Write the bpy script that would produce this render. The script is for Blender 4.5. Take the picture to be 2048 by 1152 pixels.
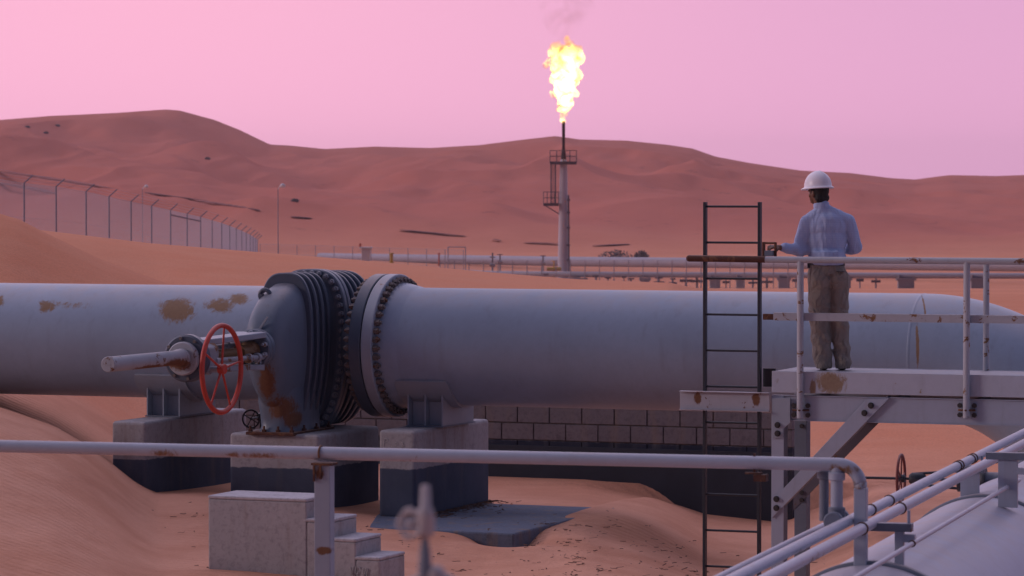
import bpy, math, random
import numpy as np
from mathutils import Vector, Matrix
R = math.radians
random.seed(7)
scene = bpy.context.scene
COL = scene.collection
for o in list(bpy.data.objects): bpy.data.objects.remove(o)

# ------------------------------------------------------------------ camera
F = 7000.0                       # focal length in photo pixels (2048 wide)
TH = math.atan(200.0/F)          # looking slightly down: horizon on row 376
CZ = 3.4
cam_d = bpy.data.cameras.new('camera'); cam = bpy.data.objects.new('camera', cam_d); COL.objects.link(cam)
cam.location = (0, 0, CZ); cam.rotation_euler = (math.pi/2-TH, 0, 0)
cam_d.lens = F/2048*36; cam_d.sensor_width = 36; cam_d.clip_end = 9000; cam_d.clip_start = .2
cam_d.dof.use_dof = True; cam_d.dof.focus_distance = 33.5; cam_d.dof.aperture_fstop = 7.5
scene.camera = cam

# ------------------------------------------------------------------ world, sun
w = bpy.data.worlds.new('World'); scene.world = w; w.use_nodes = True
nt = w.node_tree; nt.nodes.clear()
N = nt.nodes.new; L = nt.links.new
out = N('ShaderNodeOutputWorld'); bg = N('ShaderNodeBackground'); L(bg.outputs[0], out.inputs[0])
tc = N('ShaderNodeTexCoord'); sp = N('ShaderNodeSeparateXYZ'); L(tc.outputs['Generated'], sp.inputs[0])
def wramp(stops, src, a, b):
    mr = N('ShaderNodeMapRange'); mr.inputs['From Min'].default_value = a; mr.inputs['From Max'].default_value = b
    L(src, mr.inputs['Value'])
    r = N('ShaderNodeValToRGB'); e = r.color_ramp.elements
    while len(e) < len(stops): e.new(.5)
    for i, (p, c) in enumerate(stops): e[i].position = p; e[i].color = (*c, 1)
    L(mr.outputs[0], r.inputs[0]); return r
SKY_L = wramp([(0, (1.03,.48,.68)), (.06, (1.09,.52,.735)), (.16, (1.03,.495,.685)), (.32, (.93,.62,.82)), (.55, (.98,.80,1.06)), (1, (.92,.80,1.08))], sp.outputs['Z'], -.02, .55)
SKY_R = wramp([(0, (.80,.40,.64)), (.06, (.88,.435,.68)), (.16, (.78,.40,.64)), (.32, (.78,.56,.80)), (.55, (.94,.79,1.06)), (1, (.90,.79,1.08))], sp.outputs['Z'], -.02, .55)
mrx = N('ShaderNodeMapRange'); mrx.inputs['From Min'].default_value = -.13; mrx.inputs['From Max'].default_value = .17
mrx.interpolation_type = 'SMOOTHSTEP'; L(sp.outputs['X'], mrx.inputs['Value'])
mx = N('ShaderNodeMix'); mx.data_type = 'RGBA'; L(mrx.outputs[0], mx.inputs[0]); L(SKY_L.outputs[0], mx.inputs[6]); L(SKY_R.outputs[0], mx.inputs[7])
mry = N('ShaderNodeMapRange'); mry.inputs['From Min'].default_value = .22; mry.inputs['From Max'].default_value = -.42
mry.interpolation_type = 'SMOOTHSTEP'; L(sp.outputs['Y'], mry.inputs['Value'])      # the sky behind the camera is already night blue
my = N('ShaderNodeMix'); my.data_type = 'RGBA'; L(mry.outputs[0], my.inputs[0]); L(mx.outputs[2], my.inputs[6]); my.inputs[7].default_value = (.05, .06, .115, 1)
mrr = N('ShaderNodeMapRange'); mrr.inputs['From Min'].default_value = .2; mrr.inputs['From Max'].default_value = .75
mrr.interpolation_type = 'SMOOTHSTEP'; L(sp.outputs['X'], mrr.inputs['Value'])      # and so is the side away from the afterglow
mr2 = N('ShaderNodeMix'); mr2.data_type = 'RGBA'; L(mrr.outputs[0], mr2.inputs[0]); L(my.outputs[2], mr2.inputs[6]); mr2.inputs[7].default_value = (.22, .22, .36, 1)
L(mr2.outputs[2], bg.inputs['Color']); bg.inputs['Strength'].default_value = 1.0
sun_d = bpy.data.lights.new('sun', 'SUN'); sun = bpy.data.objects.new('sun', sun_d); COL.objects.link(sun)
sun_d.energy = .75; sun_d.angle = R(12); sun_d.color = (1, .80, .80)
sdir = Vector((.93, .10, -.27)).normalized()       # light travels this way: low from the left, behind the camera
sun.rotation_euler = sdir.to_track_quat('-Z', 'Y').to_euler()
sun.location = (-20, -20, 20)
scene.view_settings.view_transform = 'Standard'; scene.view_settings.look = 'None'
scene.view_settings.exposure = 0; scene.view_settings.gamma = 1
scene.render.engine = 'CYCLES'
scene.cycles.volume_step_rate = 2.0
scene.cycles.max_bounces = 6; scene.cycles.diffuse_bounces = 1

# ------------------------------------------------------------------ helpers
def P(px, py, Y):
    xc = (px-1024)/F; yc = -(py-576)/F
    d = Vector((xc, math.cos(TH)+yc*math.sin(TH), -math.sin(TH)+yc*math.cos(TH)))
    return Vector((0, 0, CZ)) + d*(Y/d.y)
def zat(py, Y): return P(1024, py, Y).z
class Frame:
    def __init__(s, o, u):
        s.o = Vector((o[0], o[1])); u = Vector((u[0], u[1])).normalized(); s.u = u; s.v = Vector((-u.y, u.x))
    def pt(s, a, t, z): q = s.o+s.u*a+s.v*t; return Vector((q.x, q.y, z))
    def s(s, px, t=0):
        k = (px-1024)/F
        return (k*(s.o.y+t*s.v.y)-s.o.x-t*s.v.x)/(s.u.x-k*s.u.y)
    def Y(s, a, t=0): return s.o.y+a*s.u.y+t*s.v.y
    def z(s, py, a, t=0): return zat(py, s.Y(a, t))
    @property
    def U(s): return Vector((s.u.x, s.u.y, 0))
    @property
    def V(s): return Vector((s.v.x, s.v.y, 0))
WF = Frame((0, 0), (1, 0))
ZV = Vector((0, 0, 1))
class MB:
    def __init__(s): s.v = []; s.f = []; s.sm = []
    def add(s, vs, fs, smooth=False):
        b = len(s.v); s.v += [tuple(p) for p in vs]
        s.f += [tuple(i+b for i in f) for f in fs]; s.sm += [smooth]*len(fs); return s
    def box(s, fr, a0, a1, t0, t1, z0, z1):
        p = [fr.pt(a, t, z) for z in (z0, z1) for t in (t0, t1) for a in (a0, a1)]
        return s.add(p, [(0,2,3,1),(4,5,7,6),(0,1,5,4),(2,6,7,3),(0,4,6,2),(1,3,7,5)])
    def loft(s, rings, smooth=True, caps=True, closed=False):
        n = len(rings[0]); vs = [p for r in rings for p in r]; fs = []
        m = len(rings)
        for i in range(m if closed else m-1):
            j = (i+1) % m
            for k in range(n): l = (k+1) % n; fs.append((i*n+k, i*n+l, j*n+l, j*n+k))
        s.add(vs, fs, smooth)
        if caps and not closed:
            s.add(rings[0], [tuple(range(n))[::-1]]); s.add(rings[-1], [tuple(range(n))])
        return s
    def lathe(s, a, axis, prof, n=24, smooth=True, caps=True):
        a = Vector(a); ax = Vector(axis).normalized()
        e1 = ax.orthogonal().normalized(); e2 = ax.cross(e1)
        rings = [[a+ax*d+(e1*math.cos(2*math.pi*k/n)+e2*math.sin(2*math.pi*k/n))*r for k in range(n)] for d, r in prof]
        return s.loft(rings, smooth, caps)
    def cyl(s, a, b, r, n=16, r2=None, smooth=True):
        a = Vector(a); b = Vector(b)
        return s.lathe(a, b-a, [(0, r), ((b-a).length, r if r2 is None else r2)], n, smooth)
    def disc(s, a, axis, r, h, n=32, ch=0.0):      # a solid disc with a sharp rim
        ax = Vector(axis).normalized()
        if ch:
            s.lathe(a, ax, [(0, r-ch), (ch, r)], n, True, False); s.lathe(Vector(a)+ax*ch, ax, [(0, r), (h-2*ch, r)], n, True, False)
            s.lathe(Vector(a)+ax*(h-ch), ax, [(0, r), (ch, r-ch)], n, True, False)
            e1 = ax.orthogonal().normalized(); e2 = ax.cross(e1)
            for d, rev in ((0, True), (h, False)):
                ring = [Vector(a)+ax*d+(e1*math.cos(2*math.pi*k/n)+e2*math.sin(2*math.pi*k/n))*(r-ch) for k in range(n)]
                s.add(ring, [tuple(range(n))[::-1] if rev else tuple(range(n))])
        else: s.lathe(a, ax, [(0, r), (h, r)], n)
        return s
    def tube(s, pts, r, n=12, closed=False, caps=True):
        pts = [Vector(p) for p in pts]; m = len(pts); rs = r if isinstance(r, (list, tuple)) else [r]*m
        tan = []
        for i in range(m):
            a = pts[(i-1) % m] if (closed or i) else pts[0]; b = pts[(i+1) % m] if (closed or i < m-1) else pts[-1]
            tan.append((b-a).normalized())
        e = tan[0].orthogonal().normalized(); rings = []
        for i in range(m):
            if i: e = (e-tan[i]*e.dot(tan[i])).normalized()
            e2 = tan[i].cross(e)
            rings.append([pts[i]+(e*math.cos(2*math.pi*k/n)+e2*math.sin(2*math.pi*k/n))*rs[i] for k in range(n)])
        if closed:   # pick the rotation that closes best by using a fixed plane normal
            nrm = (pts[0]-pts[m//3]).cross(pts[0]-pts[2*m//3]).normalized(); rings = []
            for i in range(m):
                e2 = tan[i].cross(nrm).normalized()
                rings.append([pts[i]+(nrm*math.cos(2*math.pi*k/n)+e2*math.sin(2*math.pi*k/n))*rs[i] for k in range(n)])
        return s.loft(rings, True, caps, closed)
    def sph(s, c, r, nu=16, nv=10, M=None):
        if not isinstance(r, (tuple, list)): r = (r, r, r)
        c = Vector(c); vs = []; fs = []
        for i in range(1, nv):
            a = math.pi*i/nv
            for k in range(nu):
                b = 2*math.pi*k/nu
                p = Vector((math.sin(a)*math.cos(b)*r[0], math.sin(a)*math.sin(b)*r[1], math.cos(a)*r[2]))
                if M: p = M @ p
                vs.append(c+p)
        t = Vector((0, 0, r[2])); 
        if M: t = M @ t
        vs += [c+t, c-t]; T = len(vs)-2; B = T+1
        for k in range(nu):
            l = (k+1) % nu; fs.append((T, k, l)); fs.append((B, (nv-2)*nu+l, (nv-2)*nu+k))
            for i in range(nv-2): fs.append((i*nu+k, (i+1)*nu+k, (i+1)*nu+l, i*nu+l))
        return s.add(vs, fs, True)
    def cap(s, a, b, ra, rb, n=14):      # tapered capsule
        a = Vector(a); b = Vector(b); s.sph(a, ra, n, 8); s.sph(b, rb, n, 8); return s.cyl(a, b, ra, n, rb)
    def extr(s, poly, vec, smooth=False):
        n = len(poly); q = [Vector(p)+Vector(vec) for p in poly]
        return s.add(list(poly)+q, [tuple(range(n))[::-1], tuple(range(n, 2*n))]+[(i, (i+1) % n, n+(i+1) % n, n+i) for i in range(n)], smooth)
    def hexnut(s, c, axis, r, h):
        return s.lathe(c, axis, [(0, r), (h, r)], 6, False)
    def build(s, name, mat, parent=None, bevel=0, loc=None, label=None, seg=2):
        me = bpy.data.meshes.new(name)
        vs = np.array(s.v, dtype=np.float64).reshape(-1, 3)
        if parent is not None: M = MAT[parent.name].inverted()
        else:
            if loc is None: loc = ((vs[:,0].min()+vs[:,0].max())/2, (vs[:,1].min()+vs[:,1].max())/2, vs[:,2].min())
            M = Matrix.Translation(-Vector(loc))
        Ma = np.array(M); vs = vs @ Ma[:3,:3].T + Ma[:3,3]
        me.from_pydata([tuple(p) for p in vs], [], s.f); me.update()
        me.polygons.foreach_set('use_smooth', s.sm)
        me.materials.append(mat)
        o = bpy.data.objects.new(name, me); COL.objects.link(o)
        if parent is not None: o.parent = parent; MAT[o.name] = MAT[parent.name]
        else: o.location = loc; MAT[o.name] = Matrix.Translation(Vector(loc))
        if bevel:
            b = o.modifiers.new('bevel', 'BEVEL'); b.width = bevel; b.segments = seg; b.limit_method = 'ANGLE'; b.angle_limit = R(40)
        if label: o['label'] = label
        return o
MAT = {}
def tag(o, label=None, cat=None, group=None, kind=None):
    if label: o['label'] = label
    if cat: o['category'] = cat
    if group: o['group'] = group
    if kind: o['kind'] = kind
    return o
def thing(name, label, cat, loc, rz=0, group=None):
    o = bpy.data.objects.new(name, None); COL.objects.link(o)
    o.location = loc; o.rotation_euler = (0, 0, rz); o.empty_display_size = .2
    MAT[o.name] = Matrix.Translation(Vector(loc)) @ Matrix.Rotation(rz, 4, 'Z')
    return tag(o, label, cat, group)
def copy_tree(o, parent=None):
    c = o.copy(); COL.objects.link(c); c.parent = parent
    for ch in [x for x in bpy.data.objects if x.parent == o]: copy_tree(ch, c)
    return c
def fuse(o, voxel, smooth=4, disp=None):
    """melt overlapping closed shapes of one mesh into a single skin"""
    m = o.modifiers.new('r', 'REMESH'); m.mode = 'VOXEL'; m.voxel_size = voxel; m.use_smooth_shade = True
    if smooth:
        s_ = o.modifiers.new('s', 'SMOOTH'); s_.iterations = smooth; s_.factor = .5
    dg = bpy.context.evaluated_depsgraph_get(); dg.update()
    ev = o.evaluated_get(dg); me = bpy.data.meshes.new_from_object(ev)
    mats = [x for x in o.data.materials]
    o.modifiers.clear(); o.data = me
    if not len(me.materials):
        for x in mats: me.materials.append(x)
    me.polygons.foreach_set('use_smooth', [True]*len(me.polygons))
    if disp:
        n = len(me.vertices); co = np.empty(n*3); no = np.empty(n*3)
        me.vertices.foreach_get('co', co); me.vertices.foreach_get('normal', no)
        co = co.reshape(-1, 3); no = no.reshape(-1, 3)
        co += no*disp(co)[:, None]; me.vertices.foreach_set('co', co.ravel()); me.update()
    return o
# numpy noise
rng = np.random.RandomState(3)
PERM = rng.rand(256, 256)
def vnoise(x, y):
    xi = np.floor(x).astype(int); yi = np.floor(y).astype(int); fx = x-xi; fy = y-yi
    fx = fx*fx*(3-2*fx); fy = fy*fy*(3-2*fy)
    g = lambda a, b: PERM[a % 256, b % 256]
    return (g(xi, yi)*(1-fx)+g(xi+1, yi)*fx)*(1-fy)+(g(xi, yi+1)*(1-fx)+g(xi+1, yi+1)*fx)*fy
def fbm(x, y, o=4):
    s = 0; a = .5
    for i in range(o): s = s+a*(vnoise(x*2**i+17.3*i, y*2**i+5.1*i)-.5)*2; a *= .5
    return s
def ss(a, b, x): t = np.clip((x-a)/(b-a), 0, 1); return t*t*(3-2*t)

# ------------------------------------------------------------------ materials
def newmat(name):
    m = bpy.data.materials.new(name); m.use_nodes = True; return m
class NB:
    def __init__(s, m): s.t = m.node_tree; s.b = s.t.nodes['Principled BSDF']; s.tc = s.t.nodes.new('ShaderNodeTexCoord'); s.geo = s.t.nodes.new('ShaderNodeNewGeometry')
    def n(s, k): return s.t.nodes.new(k)
    def l(s, a, b): s.t.links.new(a, b)
    def noise(s, scale, detail=4, rough=.6, src=None, dist=0):
        q = s.n('ShaderNodeTexNoise'); q.inputs['Scale'].default_value = scale; q.inputs['Detail'].default_value = detail
        q.inputs['Roughness'].default_value = rough; q.inputs['Distortion'].default_value = dist
        s.l(src or s.geo.outputs['Position'], q.inputs['Vector']); return q.outputs['Fac']
    def scaled(s, sc, src=None):
        q = s.n('ShaderNodeMapping'); q.inputs['Scale'].default_value = sc; s.l(src or s.geo.outputs['Position'], q.inputs[0]); return q.outputs[0]
    def ramp(s, src, a, b, c0=0, c1=1):
        q = s.n('ShaderNodeMapRange'); q.interpolation_type = 'SMOOTHSTEP'
        for nme, v in (('From Min', a), ('From Max', b), ('To Min', c0), ('To Max', c1)): q.inputs[nme].default_value = v
        s.l(src, q.inputs['Value']); return q.outputs[0]
    def mix(s, fac, a, b):
        q = s.n('ShaderNodeMix'); q.data_type = 'RGBA'
        if isinstance(fac, (int, float)): q.inputs[0].default_value = fac
        else: s.l(fac, q.inputs[0])
        for i, c in ((6, a), (7, b)):
            if isinstance(c, tuple): q.inputs[i].default_value = (*c, 1)
            else: s.l(c, q.inputs[i])
        return q.outputs[2]
    def math(s, op, a, b=None):
        q = s.n('ShaderNodeMath'); q.operation = op
        for i, c in ((0, a), (1, b)):
            if c is None: continue
            if isinstance(c, (int, float)): q.inputs[i].default_value = c
            else: s.l(c, q.inputs[i])
        return q.outputs[0]
    def spot(s, c, r):      # 1 inside, 0 outside an ellipsoid, in world space
        q = s.n('ShaderNodeVectorMath'); q.operation = 'SUBTRACT'; s.l(s.geo.outputs['Position'], q.inputs[0]); q.inputs[1].default_value = c
        d = s.n('ShaderNodeVectorMath'); d.operation = 'DIVIDE'; s.l(q.outputs[0], d.inputs[0]); d.inputs[1].default_value = r
        e = s.n('ShaderNodeVectorMath'); e.operation = 'LENGTH'; s.l(d.outputs[0], e.inputs[0])
        return s.ramp(e.outputs['Value'], 1.15, .1)
    def bump(s, h, strength, dist=.02):
        q = s.n('ShaderNodeBump'); q.inputs['Strength'].default_value = strength; q.inputs['Distance'].default_value = dist
        s.l(h, q.inputs['Height']); s.l(q.outputs[0], s.b.inputs['Normal'])
RUST = (.11, .045, .024); RUST2 = (.21, .10, .05)
def steel(name, col, rust=.0, rscale=3, rough=.45, var=.12, spots=(), ochre=False, metal=0, streak=0, bump=.15):
    m = newmat(name); k = NB(m)
    n1 = k.noise(1.3, 5); n2 = k.noise(14, 5, .7)
    lo = tuple(c*(1-var) for c in col); hi = tuple(min(1, c*(1+var)) for c in col)
    c = k.mix(n1, lo, hi); c = k.mix(k.ramp(n2, .35, .8, 0, .35), c, tuple(x*.8 for x in col))
    st = k.noise(1, 5, .65, k.scaled((7, 7, .5)))
    c = k.mix(k.ramp(st, .52, .75, 0, .30+streak), c, tuple(x*y for x, y in zip(col, (.62, .56, .52))))
    rc = k.mix(k.noise(25, 4), RUST if ochre not in (2, 3) else (.20, .13, .085), RUST2 if not ochre else ((.30, .175, .09) if ochre != 2 else (.36, .28, .20)) if ochre != 3 else (.30, .19, .11))
    mask = None
    if rust > 0:
        big = k.noise(rscale, 6, .72, None, .4); mask = k.ramp(big, .70-rust*.35, .73-rust*.33)
    for cc, rr, amt in spots:
        sp_ = k.math('MULTIPLY', k.spot(cc, rr), amt*.8)
        q = k.math('ADD', sp_, k.math('MULTIPLY', k.math('SUBTRACT', k.noise(13, 8, .85, k.scaled((1, 1, .5)), .6), .5), 3.2))
        q = k.math('MULTIPLY', k.ramp(q, .42, 1.0), k.ramp(sp_, .03, .35))
        mask = q if mask is None else k.math('MAXIMUM', mask, q)
    if mask is not None:
        c = k.mix(mask, c, rc)
        k.l(k.ramp(mask, 0, 1, rough, .85), k.b.inputs['Roughness'])
    else: k.b.inputs['Roughness'].default_value = rough
    nz = k.n('ShaderNodeSeparateXYZ'); k.l(k.geo.outputs['Normal'], nz.inputs[0])
    du = k.math('MULTIPLY', k.ramp(nz.outputs['Z'], .55, 1.0, 0, .42), k.ramp(k.noise(3.5, 6, .7), .25, .7))
    c = k.mix(du, c, (.50, .36, .30))
    k.l(c, k.b.inputs['Base Color']); k.b.inputs['Metallic'].default_value = metal
    k.b.inputs['Specular IOR Level'].default_value = .5
    h = k.math('ADD', k.math('MULTIPLY', n2, .6), k.math('MULTIPLY', n1, .8))
    k.bump(h, bump, .01); return m
def concrete(name, top, low=None, zb=0, stain=.3):
    m = newmat(name); k = NB(m)
    n1 = k.noise(2.2, 6, .65); n2 = k.noise(22, 6, .7); st = k.noise(1, 5, .6, k.scaled((6, 6, .7)))
    c = k.mix(n1, tuple(x*.78 for x in top), tuple(x*1.15 for x in top))
    c = k.mix(k.ramp(n2, .45, .7, 0, .55), c, tuple(x*.55 for x in top))
    c = k.mix(k.ramp(st, .5, .72, 0, stain+.1), c, (.27, .19, .14))
    c = k.mix(k.ramp(k.noise(5, 7, .8, None, .5), .56, .66, 0, .5), c, tuple(x*.5 for x in top))
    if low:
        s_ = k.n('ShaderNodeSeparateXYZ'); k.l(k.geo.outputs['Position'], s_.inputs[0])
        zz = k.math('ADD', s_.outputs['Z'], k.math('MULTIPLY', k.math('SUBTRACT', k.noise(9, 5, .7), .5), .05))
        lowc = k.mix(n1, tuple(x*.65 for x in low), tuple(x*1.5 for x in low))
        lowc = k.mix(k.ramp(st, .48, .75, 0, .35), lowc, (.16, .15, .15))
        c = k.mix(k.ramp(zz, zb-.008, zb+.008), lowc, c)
    k.l(c, k.b.inputs['Base Color']); k.b.inputs['Roughness'].default_value = .9
    k.b.inputs['Specular IOR Level'].default_value = .2
    k.bump(k.math('ADD', n2, k.math('MULTIPLY', n1, .5)), .5, .012); return m
def plain(name, col, rough=.6, metal=0, var=.15, sc=12):
    m = newmat(name); k = NB(m)
    k.l(k.mix(k.noise(sc, 4), tuple(x*(1-var) for x in col), tuple(x*(1+var) for x in col)), k.b.inputs['Base Color'])
    k.b.inputs['Roughness'].default_value = rough; k.b.inputs['Metallic'].default_value = metal; return m
def sand_mat():
    m = newmat('sand'); k = NB(m)
    n1 = k.noise(.02, 6, .6); n2 = k.noise(.7, 5); n3 = k.noise(30, 4, .7)
    sy = k.n('ShaderNodeSeparateXYZ'); k.l(k.geo.outputs['Position'], sy.inputs[0])
    c = k.mix(k.ramp(n1, .35, .65), (.66, .25, .135), (.78, .32, .18))
    c = k.mix(k.ramp(n2, .35, .7, 0, .5), c, (.74, .34, .21))
    c = k.mix(k.ramp(n3, .4, .7, 0, .5), c, (.40, .16, .09))
    dn = k.noise(.012, 7, .7, k.scaled((1, .45, 1)))
    s_ = k.n('ShaderNodeSeparateXYZ'); k.l(k.geo.outputs['Position'], s_.inputs[0])
    far = k.ramp(s_.outputs['Y'], 560, 760)      # the dune range is a redder sand than the plain
    c = k.mix(k.math('MULTIPLY', far, .85), c, k.mix(k.noise(.02, 7, .7, k.scaled((1, .5, 1))), (.40, .105, .078), (.58, .175, .122)))
    sc_ = k.noise(.11, 6, .8, k.scaled((1, .6, 1))); c = k.mix(k.math('MULTIPLY', k.ramp(sc_, .58, .70, 0, .55), far), c, (.20, .06, .05))
    c = k.mix(k.ramp(dn, .55, .75, 0, .35), c, (.40, .12, .085))
    # litter and pebbles blown against the footings
    dusty = k.ramp(k.math('ADD', sy.outputs['Y'], k.math('MULTIPLY', k.noise(.35, 4), 9)), 52, 40)     # paler trodden sand round the valve
    c = k.mix(k.math('MULTIPLY', dusty, .8), c, k.mix(k.ramp(n2, .35, .65), (.58, .285, .185), (.72, .385, .265)))
    deb = k.noise(5.5, 7, .8, k.scaled((1, .5, 1)), 1.2)
    zone = k.math('MULTIPLY', k.spot((1.2, 33.5, 0), (5.0, 2.6, 2)), 1)
    c = k.mix(k.math('MULTIPLY', k.ramp(deb, .635, .665, 0, .8), zone), c, (.07, .045, .035))
    k.l(c, k.b.inputs['Base Color']); k.b.inputs['Roughness'].default_value = .95; k.b.inputs['Specular IOR Level'].default_value = .1
    # wind ripples, finer near, broad ones far
    wv = k.n('ShaderNodeTexWave'); wv.wave_type = 'BANDS'; wv.bands_direction = 'X'; wv.inputs['Scale'].default_value = 2.6
    wv.inputs['Distortion'].default_value = 5; wv.inputs['Detail'].default_value = 3; wv.inputs['Detail Scale'].default_value = .8
    rot = k.n('ShaderNodeMapping'); rot.inputs['Rotation'].default_value = (0, 0, R(-58)); k.l(k.geo.outputs['Position'], rot.inputs[0]); k.l(rot.outputs[0], wv.inputs['Vector'])
    wv2 = k.math('MULTIPLY', wv.outputs['Fac'], k.ramp(k.noise(.45, 4, .6), .38, .62, .15, 1))
    h = k.math('ADD', k.math('MULTIPLY', wv2, .55), k.math('MULTIPLY', n3, .45))
    h = k.math('ADD', h, k.math('MULTIPLY', k.noise(2.5, 6, .68), 1.7))
    k.bump(h, .55, .035); return m
SAND = sand_mat()
PIPE_COL = (.29, .36, .48)
M = {}
M['dark'] = plain('dark_steel', (.022, .028, .04), .5)
M['bolt'] = plain('bolt_steel', (.035, .032, .034), .6)
M['rustybolt'] = steel('rusty_bolt_steel', (.15, .13, .125), .35, 9, .7)
M['rust'] = steel('rusted_steel', (.085, .032, .022), .5, 8, .85)
M['rail'] = steel('flaking_white_paint', (.44, .46, .53), .34, 5.5, .5, ochre=True)
M['rail_clean'] = steel('pale_grey_paint', (.33, .38, .46), .10, 3.5, .45)
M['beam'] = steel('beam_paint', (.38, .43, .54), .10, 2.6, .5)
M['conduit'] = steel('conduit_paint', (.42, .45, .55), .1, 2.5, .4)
M['shade'] = steel('grey_and_shaded_paint', (.16, .19, .25), .15, 4, .55)  # dark grey paint; platform webs and rear leg carry their shade as colour
M['red'] = steel('red_paint', (.55, .058, .035), .10, 9, .45)
M['darkred'] = steel('old_red_paint', (.17, .03, .025), .3, 9, .6)
M['far_pipe'] = plain('far_pipe_paint', (.31, .29, .35), .6, 0, .12, .8)
M['far_dark'] = plain('far_dark_steel', (.11, .09, .11), .7)
M['far_grey'] = plain('far_grey_steel', (.30, .28, .32), .7)
M['wire'] = plain('galvanised_wire', (.50, .47, .56), .6)
M['conc'] = concrete('cast_concrete', (.36, .34, .34), None)
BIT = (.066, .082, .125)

# ------------------------------------------------------------------ frames measured from the photograph
A0 = Vector((-5.62, 38.4)); A1 = Vector((1.653, 35.5))
uM = (A1-A0).normalized(); yv = 36.97
FM = Frame(((640-1024)/F*yv, yv), uM)                       # the main pipeline, origin in the valve
FF = Frame(((1690-1024)/F*18.8, 18.8), (4.74, -1.35))       # the foreground railing
FP = Frame(((1545-1024)/F*31.6, 31.6), (.9367, -.350))      # the man's platform
PZ = CZ-1.65; PR = .609                                     # main pipe axis height and radius

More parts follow.
